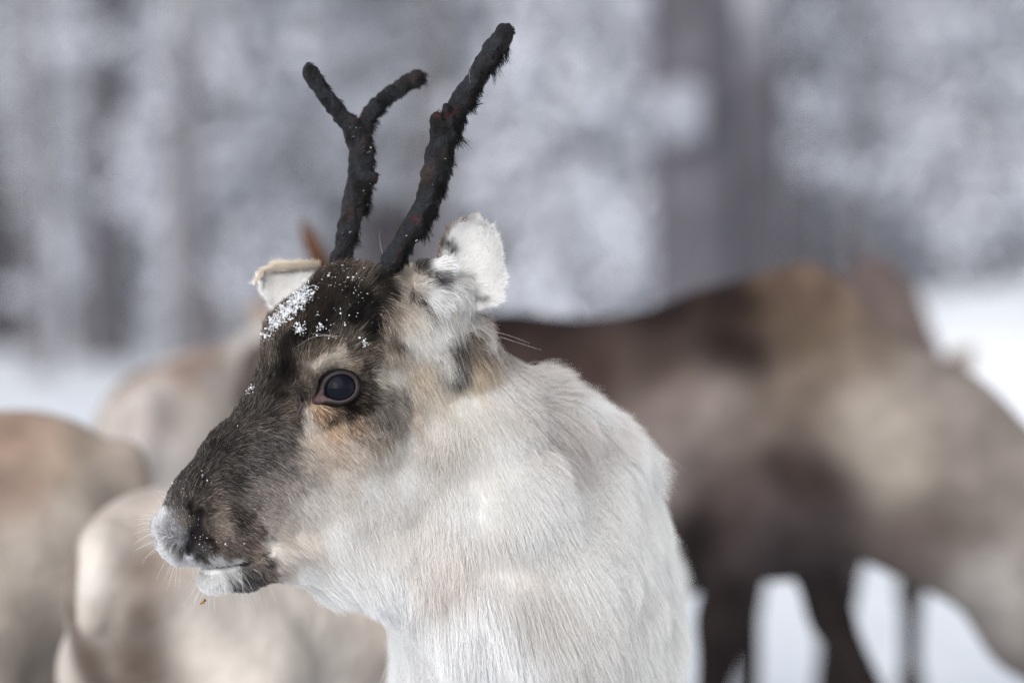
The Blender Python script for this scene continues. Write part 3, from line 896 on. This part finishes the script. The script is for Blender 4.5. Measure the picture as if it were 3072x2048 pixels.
def build_ear(rows, cup, thick, inner_dir, colours, nhair, hair_len, rim_len, hub, soft):
    """rows: v, left px, left py, right px, right py (+ world y); front face hollow towards the camera"""
    rows = np.asarray(rows, float)
    nu, nv = 21, 26
    vs = np.linspace(0, 1, nv) ** 0.8; us = np.linspace(-1, 1, nu)
    front, back, S_, T_ = [], [], [], []
    for v in vs:
        lx, ly, rx, ry, yy = [np.interp(v, rows[:, 0], rows[:, i]) for i in range(1, 6)]
        for u in us:
            f = (u + 1) / 2
            y = yy + cup * (1 - u * u) * math.sin(math.pi * min(0.15 + v * 0.8, 1.0)) ** 0.7 - 0.006 * u * u
            front.append(at(lx + (rx - lx) * f, ly + (ry - ly) * f, y))
            e = (1 - abs(u) ** 6) * (1 - v ** 8)
            back.append(at(lx + (rx - lx) * f, ly + (ry - ly) * f, y + 0.0008 + thick * e))
            S_.append(u); T_.append(v)
    V = np.array(front + back); n = nu * nv
    S_ = np.array(S_ + S_); T_ = np.array(T_ + T_); side = np.repeat([0, 1], n)
    Q = []
    for i in range(nv - 1):
        for j in range(nu - 1):
            a = i * nu + j
            Q.append((a, a + 1, a + nu + 1, a + nu)); Q.append((n + a, n + a + nu, n + a + nu + 1, n + a + 1))
    for i in range(nv - 1):
        a = i * nu; Q.append((a, a + nu, n + a + nu, n + a))
        a = i * nu + nu - 1; Q.append((a, n + a, n + a + nu, a + nu))
    for j in range(nu - 1):
        a = (nv - 1) * nu + j; Q.append((a, a + 1, n + a + 1, n + a))
    Q = np.array(Q)
    # face normals must look at the camera on the front
    f0 = np.cross(V[Q[:, 2]] - V[Q[:, 0]], V[Q[:, 3]] - V[Q[:, 1]])
    if f0[0] @ (CP - V[0]) < 0: Q = Q[:, ::-1]
    N = vnormals(V, Q)
    def colour(P, u, v, sd):
        return colours(P, u, v, sd)
    C = colours(V, S_, T_, side)
    ear = mesh_obj("ear", V, Q, M_SKIN, deer, C)
    # hair: inside, then rim and back
    rim = np.maximum(np.abs(S_) ** 4, T_ ** 6)
    for nm, n_, dn, ln, lf in (("inner_fur", nhair, (side == 0) * 1.0 + 1e-4, hair_len, 0.32), ("rim_fur", nhair // 3, np.where(side == 1, 0.35, 0.02) + 1.2 * (rim > 0.45) * (side == 1), rim_len, 0.35)):
        tri, bc = sample(V, Q, n_, dn)
        root = bary(V, tri, bc); NN = nrm(bary(N, tri, bc))
        u = bary(S_[:, None], tri, bc)[:, 0]; v = bary(T_[:, None], tri, bc)[:, 0]
        sd = (bary(side[:, None].astype(float), tri, bc)[:, 0] > 0.5).astype(int)
        c = colours(root, u, v, sd)
        c = c * np.exp(rng.normal(size=len(c)) * np.where(c.mean(1) > 0.4, 0.06, 0.3))[:, None]
        D = nrm(root - hub)
        L = ln * rng.uniform(0.7, 1.1, len(root)) * (0.55 + 0.45 * np.clip(np.linalg.norm(root - hub, axis=1) / 0.05, 0, 1))
        if nm == "inner_fur": L = L * np.clip(1.15 - 0.35 * v, 0.5, 1.2)
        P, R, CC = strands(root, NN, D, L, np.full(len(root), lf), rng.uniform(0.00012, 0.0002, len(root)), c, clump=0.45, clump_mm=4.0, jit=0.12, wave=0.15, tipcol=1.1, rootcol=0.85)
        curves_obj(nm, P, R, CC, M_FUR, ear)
    return ear

WHITE, TAN, UMBER, BLACK = s2l((240, 239, 238)), s2l((176, 152, 128)), s2l((84, 66, 52)), s2l((26, 23, 23))
def near_ear_col(P, u, v, sd):
    a, b = proj(P)
    c = np.tile(WHITE, (len(P), 1))
    m = np.clip((np.maximum(-u - 0.90, 0) * 10 + np.maximum(v - 0.95, 0) * 12 - np.clip(u, 0, 1) * 0.6), 0, 1) * (v > 0.35)
    c = c * (1 - m[:, None]) + UMBER * m[:, None]
    for (x, y, r, k) in ((1338, 752, 17, 0.97), (1352, 770, 16, 0.95), (1330, 812, 11, 0.7), (1372, 852, 17, 0.65), (1392, 868, 15, 0.6), (1418, 886, 15, 0.65), (1396, 838, 14, 0.45), (1446, 892, 14, 0.7)):
        q = np.exp(-((a - x) ** 2 + ((b - y) * 1.3) ** 2) / r ** 2)[:, None] * k
        c = c * (1 - q) + BLACK * 1.6 * q
    bk = TAN * np.clip(0.75 + 0.35 * noise(P, 300, 2), 0.3, 1.1)[:, None]
    return np.where((sd == 1)[:, None], bk, c)
def far_ear_col(P, u, v, sd):
    c = np.tile(WHITE, (len(P), 1))
    q = np.exp(-((u + 0.66) / 0.10) ** 2) * np.clip((0.72 - v) * 6, 0, 1) * 0.7
    top = np.clip((-u - 0.62) * 6, 0, 1)
    c = c * (1 - top[:, None]) + s2l((224, 212, 197)) * top[:, None]
    c = c * (1 - q[:, None]) + s2l((92, 76, 64)) * q[:, None]
    return np.where((sd == 1)[:, None], s2l((214, 202, 188)), c)
EY = float(H(1350, 890, 0.070)[1])
build_ear([(0, 1322, 915, 1462, 905, EY + .004), (.2, 1316, 850, 1488, 888, EY - .002), (.4, 1318, 780, 1498, 836, EY), (.6, 1328, 738, 1496, 774, EY + .004),
           (.8, 1346, 700, 1484, 718, EY + .008), (.93, 1366, 678, 1466, 686, EY + .011), (1, 1388, 664, 1446, 668, EY + .012)],
          0.013, 0.005, None, near_ear_col, 40000, 0.016, 0.010, at(1335, 845, EY + 0.012), 0)
FY = float(H(945, 860, -0.055)[1])
build_ear([(0, 965, 800, 950, 925, FY - .01), (.3, 905, 791, 885, 938, FY + .004), (.6, 846, 791, 830, 925, FY + .012), (.85, 800, 804, 790, 884, FY + .016), (1, 776, 830, 776, 848, FY + .016)],
          0.014, 0.008, None, far_ear_col, 20000, 0.016, 0.009, at(960, 860, FY), 0)

# ---- antlers
RED = s2l((72, 34, 30)); VEL = s2l((12, 11, 12)); SLATE = s2l((34, 35, 40))
def build_antler(paths, stubs, reds, bare_dir, nhair, hlen, k=0.003):
    allp = np.concatenate([np.array([p[:3] for p in path]) for path in paths] + [np.array([q[:3] for q in s]) for s in stubs])
    lo = allp.min(0) - 0.03; hi = allp.max(0) + 0.03
    st = 0.0021
    f = Field(np.arange(lo[0], hi[0], st), np.arange(lo[1], hi[1], st), np.arange(lo[2], hi[2], st))
    for path in paths + stubs:
        # smooth the path with a spline
        p = np.array([q[:3] for q in path]); r = np.array([q[3] for q in path])
        t = np.arange(len(p)); tt = np.linspace(0, len(p) - 1, 4 * (len(p) - 1) + 1)
        def cr(a):
            out = []
            for x in tt:
                i = min(int(x), len(p) - 2); u = x - i
                p0, p1, p2, p3 = a[max(i - 1, 0)], a[i], a[i + 1], a[min(i + 2, len(p) - 1)]
                out.append(0.5 * ((2 * p1) + (p2 - p0) * u + (2 * p0 - 5 * p1 + 4 * p2 - p3) * u ** 2 + (3 * p1 - p0 - 3 * p2 + p3) * u ** 3))
            return np.array(out)
        pp, rr = cr(p), cr(r)
        rr = rr * (1 + 0.05 * np.sin(np.arange(len(rr)) * 2.1))
        f.chain(pp, list(rr), k=k, m=0.02)
    V, Q = f.mesh(); V = smooth_mesh(V, Q, 2, 0.5)
    N = vnormals(V, Q)
    V = V + N * (0.0012 * noise(V, 230, 1) + 0.0008 * noise(V, 520, 3))[:, None]
    N = vnormals(V, Q)
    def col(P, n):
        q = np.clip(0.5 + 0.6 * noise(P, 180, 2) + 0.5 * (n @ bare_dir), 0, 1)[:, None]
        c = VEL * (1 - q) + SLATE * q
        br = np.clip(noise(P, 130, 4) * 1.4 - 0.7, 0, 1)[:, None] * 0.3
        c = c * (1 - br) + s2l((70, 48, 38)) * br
        for (R_, rad, kk) in reds:
            g = np.exp(-(np.linalg.norm(P - R_, axis=1) / rad) ** 2 * (1 + 0.4 * noise(P, 500, 1)))[:, None] * kk
            c = c * (1 - g) + RED * (0.8 + 0.35 * noise(P, 700, 2)[:, None]) * g
        return np.clip(c, 0.002, 1)
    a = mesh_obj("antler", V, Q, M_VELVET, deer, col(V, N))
    redm = np.zeros(len(V))
    for (R_, rad, kk) in reds:
        redm = np.maximum(redm, np.exp(-(np.linalg.norm(V - R_, axis=1) / rad) ** 2))
    tri, bc = sample(V, Q, nhair, np.clip(1 - 1.6 * redm, 0, 1) + 1e-5)
    root = bary(V, tri, bc); NN = nrm(bary(N, tri, bc))
    side = NN @ bare_dir
    tuft = np.clip(0.75 + 0.6 * noise(root, 240, 3), 0.25, 1.5) * rng.uniform(0.5, 1.3, len(root))
    L = hlen * np.clip(0.35 - 0.8 * side, 0.08, 1.2) * tuft
    D = np.tile(np.array([0.25, 0, -0.6]), (len(root), 1)) + 0.5 * np.stack([noise(root, 120, 1), noise(root, 120, 2), noise(root, 120, 0)], 1)
    c = np.tile(s2l((15, 14, 15)), (len(root), 1)) * np.exp(rng.normal(size=len(root)) * 0.5)[:, None]
    P, R, CC = strands(root, NN, D, L, np.full(len(root), 0.55), rng.uniform(0.00012, 0.00022, len(root)), c, clump=0.6, clump_mm=3.5, jit=0.2, wave=0.2, tipcol=1.3, rootcol=0.9)
    curves_obj("velvet_fuzz", P, R, CC, M_FUR, a)
    return V, N
def ap(pxl, pyl, y, r):
    p = at(pxl, pyl, y); return (p[0], p[1], p[2], px(r) * 1.0)
YN = float(PED_N[1]); YF = float(PED_F[1])
near_main = [ap(1120, 872, YN, 30), ap(1146, 832, YN - .002, 29), ap(1190, 760, YN - .004, 30), ap(1240, 682, YN - .004, 32), ap(1284, 595, YN - .002, 35), ap(1312, 500, YN, 37), ap(1332, 410, YN + .002, 40),
             ap(1360, 345, YN + .004, 34), ap(1398, 282, YN + .006, 30), ap(1446, 205, YN + .010, 29), ap(1490, 135, YN + .013, 29), ap(1516, 98, YN + .015, 28)]
near_stub = [[ap(1330, 400, YN - .004, 26), ap(1312, 366, YN - .010, 22), ap(1305, 348, YN - .012, 11)], [ap(1350, 370, YN - .006, 18), ap(1340, 330, YN - .010, 9), ap(1337, 316, YN - .011, 4)]]
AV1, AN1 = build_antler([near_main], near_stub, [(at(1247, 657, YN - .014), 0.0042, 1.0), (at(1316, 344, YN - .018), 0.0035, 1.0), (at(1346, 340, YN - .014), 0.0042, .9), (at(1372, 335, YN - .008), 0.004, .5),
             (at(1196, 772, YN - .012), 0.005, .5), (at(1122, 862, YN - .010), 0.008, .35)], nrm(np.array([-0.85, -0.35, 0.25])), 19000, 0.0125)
far_main = [ap(1012, 822, YF, 27), ap(1022, 775, YF, 27), ap(1040, 700, YF + .004, 29), ap(1062, 620, YF + .008, 35), ap(1080, 540, YF + .010, 40), ap(1084, 465, YF + .012, 36), ap(1066, 400, YF + .012, 33),
            ap(1026, 350, YF + .008, 24), ap(985, 300, YF + .004, 22), ap(950, 252, YF, 22), ap(928, 212, YF - .002, 23)]
far_back = [ap(1078, 420, YF + .014, 28), ap(1104, 352, YF + .03, 23), ap(1142, 306, YF + .05, 23), ap(1190, 270, YF + .07, 24), ap(1235, 242, YF + .085, 25), ap(1252, 233, YF + .09, 24)]
far_stub = [[ap(1092, 545, YF + .004, 26), ap(1120, 532, YF - .002, 15), ap(1132, 528, YF - .004, 8)]]
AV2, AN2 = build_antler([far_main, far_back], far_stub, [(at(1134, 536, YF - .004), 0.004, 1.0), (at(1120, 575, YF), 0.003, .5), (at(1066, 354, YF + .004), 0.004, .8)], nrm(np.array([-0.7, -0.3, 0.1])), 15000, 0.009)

# ---- whiskers and long guard hairs
def whiskers():
    n = 95
    spots = [(455, 1600, -1, .1), (470, 1650, -.8, .5), (500, 1685, -.5, .9), (560, 1712, -.2, 1), (590, 1760, -.5, .9), (640, 1795, 0, 1), (720, 1798, .5, .9), (780, 1765, .7, .8), (700, 1690, .3, 1), (500, 1500, -.4, -.9), (450, 1560, -1, -.2)]
    P = []; 
    fp = facing > -0.15
    cand = np.where(fp & (bpx < 900) & (bpy_ > 1350))[0]
    for i in range(n):
        s = spots[rng.integers(len(spots))]
        d = (bpx[cand] - s[0] - rng.normal() * 22) ** 2 + (bpy_[cand] - s[1] - rng.normal() * 22) ** 2
        v = cand[np.argmin(d)]
        D = nrm(RT * (s[2] + rng.normal() * .25) - np.array([0, 0, 1.0]) * (s[3] + rng.normal() * .25) + BN[v] * 0.5 + rng.normal(size=3) * .15)
        L = rng.uniform(0.010, 0.026)
        P.append([BV[v] + D * L * t + np.array([0, 0, -0.25]) * L * t * t for t in np.linspace(0, 1, 5)])
    # brow hairs
    for a, b, c in (((1010, 1014), (950, 990), (890, 1040)), ((1016, 1008), (975, 1004), (930, 1000)), ((1400, 1000), (1440, 970), (1500, 975)), ((1460, 990), (1520, 1000), (1590, 1030)), ((1500, 1010), (1560, 1030), (1625, 1050))):
        y = 0.0 - 0.012 if a[0] < 1100 else 0.06
        q = [at(*a, y + .006), at(*b, y - .006), at(*c, y + .002)]
        P.append([q[0] * (1 - t) ** 2 + 2 * q[1] * t * (1 - t) + q[2] * t * t for t in np.linspace(0, 1, 5)])
    # stray white hairs on the near antler
    for a, b, c in (((1430, 165), (1402, 195), (1410, 250)), ((1523, 172), (1538, 195), (1545, 234)), ((1150, 770), (1135, 720), (1140, 690))):
        q = [at(*a, YN), at(*b, YN - .01), at(*c, YN - .012)]
        P.append([q[0] * (1 - t) ** 2 + 2 * q[1] * t * (1 - t) + q[2] * t * t for t in np.linspace(0, 1, 5)])
    P = np.array(P)
    R = np.tile(np.linspace(0.00011, 0.00004, 5), (len(P), 1))
    C = np.tile(s2l((220, 218, 215)), (len(P), 5, 1)).reshape(len(P), 5, 3)
    curves_obj("whiskers", P, R, C, M_FUR, deer)
whiskers()

# ---- snow caught in the coat
def ico():
    t = (1 + 5 ** .5) / 2
    v = nrm(np.array([(-1, t, 0), (1, t, 0), (-1, -t, 0), (1, -t, 0), (0, -1, t), (0, 1, t), (0, -1, -t), (0, 1, -t), (t, 0, -1), (t, 0, 1), (-t, 0, -1), (-t, 0, 1)], float))
    f = [(0, 11, 5), (0, 5, 1), (0, 1, 7), (0, 7, 10), (0, 10, 11), (1, 5, 9), (5, 11, 4), (11, 10, 2), (10, 7, 6), (7, 1, 8), (3, 9, 4), (3, 4, 2), (3, 2, 6), (3, 6, 8), (3, 8, 9), (4, 9, 5), (2, 4, 11), (6, 2, 10), (8, 6, 7), (9, 8, 1)]
    return v, np.array(f)
def snow_on_coat():
    iv, if_ = ico()
    pos, siz = [], []
    _, LL, lift = coat_lay(BV)
    def strip(p0, p1, wd, n, s0, s1, face=-0.25, up=0.55):
        m = np.where((facing > face) & (BV[:, 1] < 0.2) & (bpx > min(p0[0], p1[0]) - wd) & (bpx < max(p0[0], p1[0]) + wd) & (bpy_ > min(p0[1], p1[1]) - wd) & (bpy_ < max(p0[1], p1[1]) + wd))[0]
        if len(m) == 0: return
        for _ in range(n):
            t = rng.random(); x = p0[0] + (p1[0] - p0[0]) * t + rng.normal() * wd * .5; y = p0[1] + (p1[1] - p0[1]) * t + rng.normal() * wd * .5
            d = (bpx[m] - x) ** 2 + (bpy_[m] - y) ** 2
            v = m[np.argmin(d)]
            if d.min() > 150: continue
            pos.append(BV[v] + BN[v] * (LL[v] * lift[v] * rng.uniform(0.6, 1.2) * up * 1.6 + 0.001) + rng.normal(size=3) * 0.0012)
            siz.append(rng.uniform(s0, s1) * (1 if rng.random() < .85 else 1.5))
    strip((800, 1015), (850, 965), 20, 260, .0007, .0016)
    strip((840, 970), (905, 910), 26, 700, .0008, .0020)
    strip((890, 925), (945, 880), 22, 420, .0008, .0018)
    strip((930, 870), (1010, 825), 20, 70, .0006, .0014)
    strip((1020, 815), (1110, 785), 18, 150, .0007, .0016)
    strip((1075, 800), (1105, 785), 10, 90, .0007, .0016)
    strip((897, 1003), (915, 990), 13, 90, .0006, .0014)
    strip((957, 985), (968, 990), 9, 28, .0006, .0012)
    strip((1078, 1022), (1092, 1028), 9, 24, .0005, .0011)
    strip((900, 940), (1110, 960), 70, 40, .0005, .0011)
    strip((1000, 830), (1110, 880), 40, 45, .0006, .0012)
    strip((755, 1185), (765, 1170), 9, 26, .0006, .0012)
    strip((500, 1500), (620, 1440), 40, 20, .0004, .0009)
    strip((560, 1530), (620, 1650), 40, 26, .0004, .0009)
    strip((620, 1370), (800, 1200), 60, 12, .0004, .0009)
    strip((640, 1640), (740, 1640), 15, 6, .0005, .0009)
    for AV, AN, y0, y1, n in ((AV2, AN2, 370, 700, 18), (AV1, AN1, 380, 780, 4)):
        a, b = proj(AV)
        f = (AN * nrm(CP - AV)).sum(1)
        m = np.where((f > 0.0) & (b > y0) & (b < y1) & (AN[:, 0] > -0.4))[0]
        for v in rng.choice(m, n):
            k = rng.integers(1, 4)
            for _ in range(k):
                pos.append(AV[v] + AN[v] * 0.002 + rng.normal(size=3) * 0.0015); siz.append(rng.uniform(.0004, .0010))
    pos = np.array(pos); siz = np.array(siz) * 0.62 * np.clip(np.exp(rng.normal(size=len(siz)) * 0.4), 0.4, 1.7)
    V = (iv[None] * (siz[:, None, None] * rng.uniform(0.6, 1.35, (len(pos), 12, 1))) * rng.uniform(0.45, 1.5, (len(pos), 1, 3)) + pos[:, None]).reshape(-1, 3)
    F = (if_[None] + (np.arange(len(pos)) * 12)[:, None, None]).reshape(-1, 3)
    o = mesh_obj("snow_grains", V, F, M_FLAKE)
    tag(o, "white snow grains caught on the forehead, nose and antler fur", "snow", kind="stuff")
snow_on_coat()

# ---- the crumb below the chin
def crumb():
    iv, if_ = ico()
    c = at(609, 1806, -0.045)
    V = np.concatenate([iv * 0.0022 * rng.uniform(.7, 1.3, (12, 1)) + c, iv * 0.0016 * rng.uniform(.7, 1.3, (12, 1)) + c + np.array([.002, 0, .0022]), iv * 0.0013 * rng.uniform(.7, 1.3, (12, 1)) + c + np.array([-.0022, 0, -.0008])])
    F = np.concatenate([if_, if_ + 12, if_ + 24])
    C = np.tile(s2l((150, 110, 70)), (36, 1)); C[12:24] = s2l((90, 62, 40))
    tag(mesh_obj("crumb", V, F, M_CRUMB, None, C), "tiny brown crumb of food falling below the chin", "crumb")
crumb()

# =================================================================== THE HERD BEHIND (out of focus)
def herd_deer(name_label, loc, yaw, scale, anchors, neck, head_tip, legs, antlers=None, deep=1.0, lx=1.0, dim_=0.76):
    """a whole reindeer: x forward, y to its left, z up, standing on the snow"""
    f = Field(np.arange(-0.85, 1.45, 0.015), np.arange(-0.34, max(0.34, max(p[1] for p in neck + [head_tip]) + 0.2), 0.015), np.arange(-0.02, 1.55, 0.015))
    YL = np.array([0, 1.0, 0])
    f.chain([(-0.46, 0, 0.80), (-0.15, 0, 0.78), (0.18, 0, 0.78), (0.42, 0, 0.80)], [(0.20, 0.165), (0.235 * deep, 0.215), (0.24 * deep, 0.20), (0.22, 0.15)], k=0.05, lat=YL)
    f.chain([(0.30, 0, 0.94), (0.46, 0, 0.995)], [(0.11, 0.075), (0.10, 0.07)], k=0.08, lat=YL)
    f.cone((-0.55, 0, 0.86), (-0.50, 0, 0.80), (0.13, 0.12), (0.15, 0.14), k=0.05, lat=YL)
    f.chain([(0.45, 0, 0.86)] + neck, [(0.19, 0.12)] + [(0.165 - 0.02 * i, 0.10 - 0.008 * i) for i in range(len(neck))], k=0.05, lat=YL)
    hb = np.array(neck[-1]); ht = np.array(head_tip)
    f.chain([hb, hb * .45 + ht * .55, ht], [(0.105, 0.085), (0.075, 0.06), (0.05, 0.04)], k=0.04, lat=YL)
    f.cone(hb + np.array([0.02, 0, -0.14]), (hb + np.array(neck[0])) / 2 + np.array([0.05, 0, -0.15]), (0.07, .05), (0.09, .06), k=0.06, lat=YL)
    for (hx, hy, pts) in legs:
        hind = hx < 0
        P = [(hx, hy, 0.70)] + [(a, hy, b) for a, b in pts]
        R = [0.12, 0.075, 0.036, 0.027, 0.042] if hind else [0.074, 0.036, 0.028, 0.023, 0.040]
        f.chain(P, R, k=0.035)
    f.cone((-0.67, 0, 0.92), (-0.71, 0, 0.80), 0.04, 0.022, k=0.03)
    V, Q = f.mesh(); V = smooth_mesh(V, Q, 2)
    c, s = math.cos(yaw), math.sin(yaw)
    R3 = np.array([[c, -s, 0], [s, c, 0], [0, 0, 1.0]])
    def world(A): return (np.asarray(A) * scale * np.array([lx, 1, 1])) @ R3.T + np.array(loc)
    # the same coat on both flanks: colour each vertex by the flank that faces the camera
    near_sign = 1 if (R3 @ np.array([0, 1.0, 0])) @ (CP - np.array(loc)) > 0 else -1
    Vm = V.copy(); Vm[:, 1] = np.abs(Vm[:, 1]) * near_sign
    Wm = world(Vm)
    a, b = proj(Wm)
    an = np.array(anchors, float)
    a = a + 25 * noise(V, 14, 1); b = b + 25 * noise(V, 14, 2)
    C = chart(a, b, an[:, :2], s2l(an[:, 2:]), power=3.6, soft=60)
    C = (C.mean(1, keepdims=True) + (C - C.mean(1, keepdims=True)) * 0.80) * dim_
    C = C * (1 + 0.10 * noise(V, 30, 3) + 0.08 * noise(V, 70, 4))[:, None]
    root = empty("reindeer", loc)
    tag(root, name_label, "reindeer", "reindeer herd")
    mesh_obj("body", world(V), Q, M_COAT, root, np.clip(C, 0.01, 0.9))
    iv, if_ = ico()
    fwd = nrm(ht - hb)
    upv = nrm(np.cross(np.cross(fwd, [0, 0, 1.0]), fwd))
    dim = s2l((150, 130, 115)) * 0.8
    side = nrm(np.cross([0, 0, 1.0], fwd))
    for sy in (1, -1):
        base = hb - fwd * 0.02 + upv * 0.07 + side * 0.075 * sy
        tip = base - fwd * 0.06 + upv * 0.09 + side * 0.09 * sy
        t = np.array([0, .3, .6, .85, 1.0])
        v_, f_ = tube([base + (tip - base) * x for x in t], [0.02, 0.032, 0.034, 0.022, 0.004], 10)
        mesh_obj("ear", world(v_), f_, M_COAT, root, np.tile(dim, (len(v_), 1)))
        eyep = hb * .65 + ht * .35 + side * 0.075 * sy + upv * 0.03
        mesh_obj("eye", world(iv * 0.017 + eyep), if_, M_EYE, root)
    if antlers:
        for path in antlers():
            v_, f_ = tube([np.array(p[:3]) for p in path], [p[3] for p in path], 10)
            C = np.tile(s2l((88, 62, 46)), (len(v_), 1)) * (1 + 0.3 * noise(np.array(v_), 30, 1))[:, None]
            mesh_obj("antler", v_, f_, M_COAT, root, C)
    return root
STAND = [(0.36, 0.10, [(0.37, 0.52), (0.36, 0.32), (0.36, 0.10), (0.39, 0.02)]), (0.36, -0.10, [(0.37, 0.52), (0.36, 0.32), (0.36, 0.10), (0.39, 0.02)]),
         (-0.46, 0.10, [(-0.44, 0.58), (-0.60, 0.40), (-0.56, 0.12), (-0.53, 0.02)]), (-0.46, -0.10, [(-0.44, 0.58), (-0.60, 0.40), (-0.56, 0.12), (-0.53, 0.02)])]
def d2y(d): return CAM_Y + d
def dpt(a, b, d, r):
    p = at(a, b, d2y(d)); return (p[0], p[1], p[2], r)
# brown-backed deer on the right, grazing towards the right
STEP = [(0.40, -0.10, [(0.34, 0.52), (0.32, 0.32), (0.31, 0.10), (0.34, 0.02)]), (0.42, 0.10, [(0.47, 0.52), (0.58, 0.34), (0.66, 0.12), (0.70, 0.03)])] + STAND[2:]
herd_deer("grazing reindeer with dark brown back and pale neck patch, at right", (0.11, d2y(6.85), -0.06), math.radians(-25), 1.08,
  [(1500,900,44,28,26),(1700,950,50,36,33),(2000,950,42,28,26),(2200,900,40,27,23),(2200,1050,34,23,21),(1800,1090,80,62,56),(2000,1100,74,58,53),(2400,760,138,113,96),(2350,820,108,86,72),(2450,850,116,94,80),
   (2400,950,118,98,80),(2550,850,160,134,112),(2600,1000,145,126,110),(2400,1150,142,124,110),(2000,1190,146,128,119),(1950,1300,156,141,137),(2150,1250,156,141,135),(1950,1430,170,155,150),(1850,1400,156,140,135),
   (2250,1300,140,124,113),(2350,1420,72,57,55),(2450,1450,78,64,60),(2200,1500,98,83,80),(2080,1600,52,43,42),(2300,1580,110,96,96),(2500,1560,84,73,73),(2650,1250,188,175,161),(2680,1400,190,177,162),(2800,1150,156,143,134),
   (2900,1300,156,143,134),(3000,1400,164,151,141),(2900,1600,146,131,122),(2750,1600,126,110,104),(2950,1720,198,190,183),(2200,1800,56,46,46),(2500,1850,56,46,46),(2350,1650,84,73,73),(2200,2000,50,41,41),(2600,2000,50,41,41),(1300,1300,120,104,98)],
  [(0.70, 0, 0.76), (0.98, 0, 0.60)], (1.24, 0, 0.34), STEP, lx=0.88, dim_=0.54, deep=0.93)
# tan-backed deer at the left edge, facing left, its rump towards us
herd_deer("tan-backed reindeer cut off by the left edge of the picture", (-1.19, d2y(5.7), -0.05), math.radians(168), 0.955,
  [(50,1300,160,133,114),(150,1390,168,146,124),(50,1450,146,122,108),(200,1500,182,171,160),(100,1650,176,165,154),(100,1900,170,159,148),(290,1480,150,138,128),(250,1700,178,168,158)],
  [(0.66, 0, 0.85), (0.82, 0, 0.92)], (1.12, 0, 0.80), STAND)
# small deer right behind the muzzle, its rump at lower left
herd_deer("pale beige reindeer with dark rump stripe, right behind the muzzle, one brown antler raised", (-0.245, d2y(5.55), -0.05), math.radians(60), 0.87,
  [(260,1750,205,198,190),(300,1620,205,196,186),(430,1680,120,102,90),(430,1850,84,70,60),(430,2000,92,78,68),(330,1850,172,160,148),(380,1580,176,162,150),(480,1520,180,166,156),(600,1600,196,184,174),(600,1850,198,188,178),
   (700,1950,200,190,180),(850,1900,206,197,187),(1000,1950,212,204,194),(1100,1850,214,202,192),(1150,2000,206,192,180),(800,1700,200,190,180)],
  [(0.56, 0.10, 0.97), (0.56, 0.26, 1.08)], (0.53, 0.46, 0.98), STAND, lambda: [[dpt(1130, 1010, 6.08, .017), dpt(1060, 930, 6.08, .017), dpt(990, 850, 6.05, .016), dpt(955, 780, 6.02, .016), dpt(935, 730, 6.0, .014), dpt(917, 690, 6.0, .009), dpt(905, 662, 6.0, .004)]], dim_=0.97)
# cream deer farther back, looking away
herd_deer("cream reindeer with a brown shoulder patch, half hidden behind the dark muzzle", (-0.55, d2y(7.6), -0.05), math.radians(80), 0.98,
  [(560,1070,150,122,104),(600,1050,158,130,112),(450,1180,196,186,178),(700,1000,214,204,194),(740,900,210,204,200),(600,1250,192,181,171),(350,1290,176,164,156),(410,1255,188,172,168),(400,1400,224,217,213),(340,1375,214,204,200),(500,1400,218,208,203),(700,1150,200,188,178)],
  [(0.60, 0, 0.90), (0.76, 0, 0.93)], (1.0, 0, 0.72), STAND)
# brown deer seen from behind over the brown-backed deer's withers
herd_deer("brown reindeer rump showing behind the grazing deer's shoulder hump", (0.80, d2y(9.3), -0.05), math.radians(75), 1.08,
  [(2600,800,128,106,100),(2720,780,112,92,90),(2720,900,150,128,118),(2500,900,120,100,94),(2600,1500,90,78,76),(2600,2000,50,42,42)], [(0.66, 0, 0.80), (0.84, 0, 0.70)], (1.08, 0, 0.45), STAND, dim_=0.6)
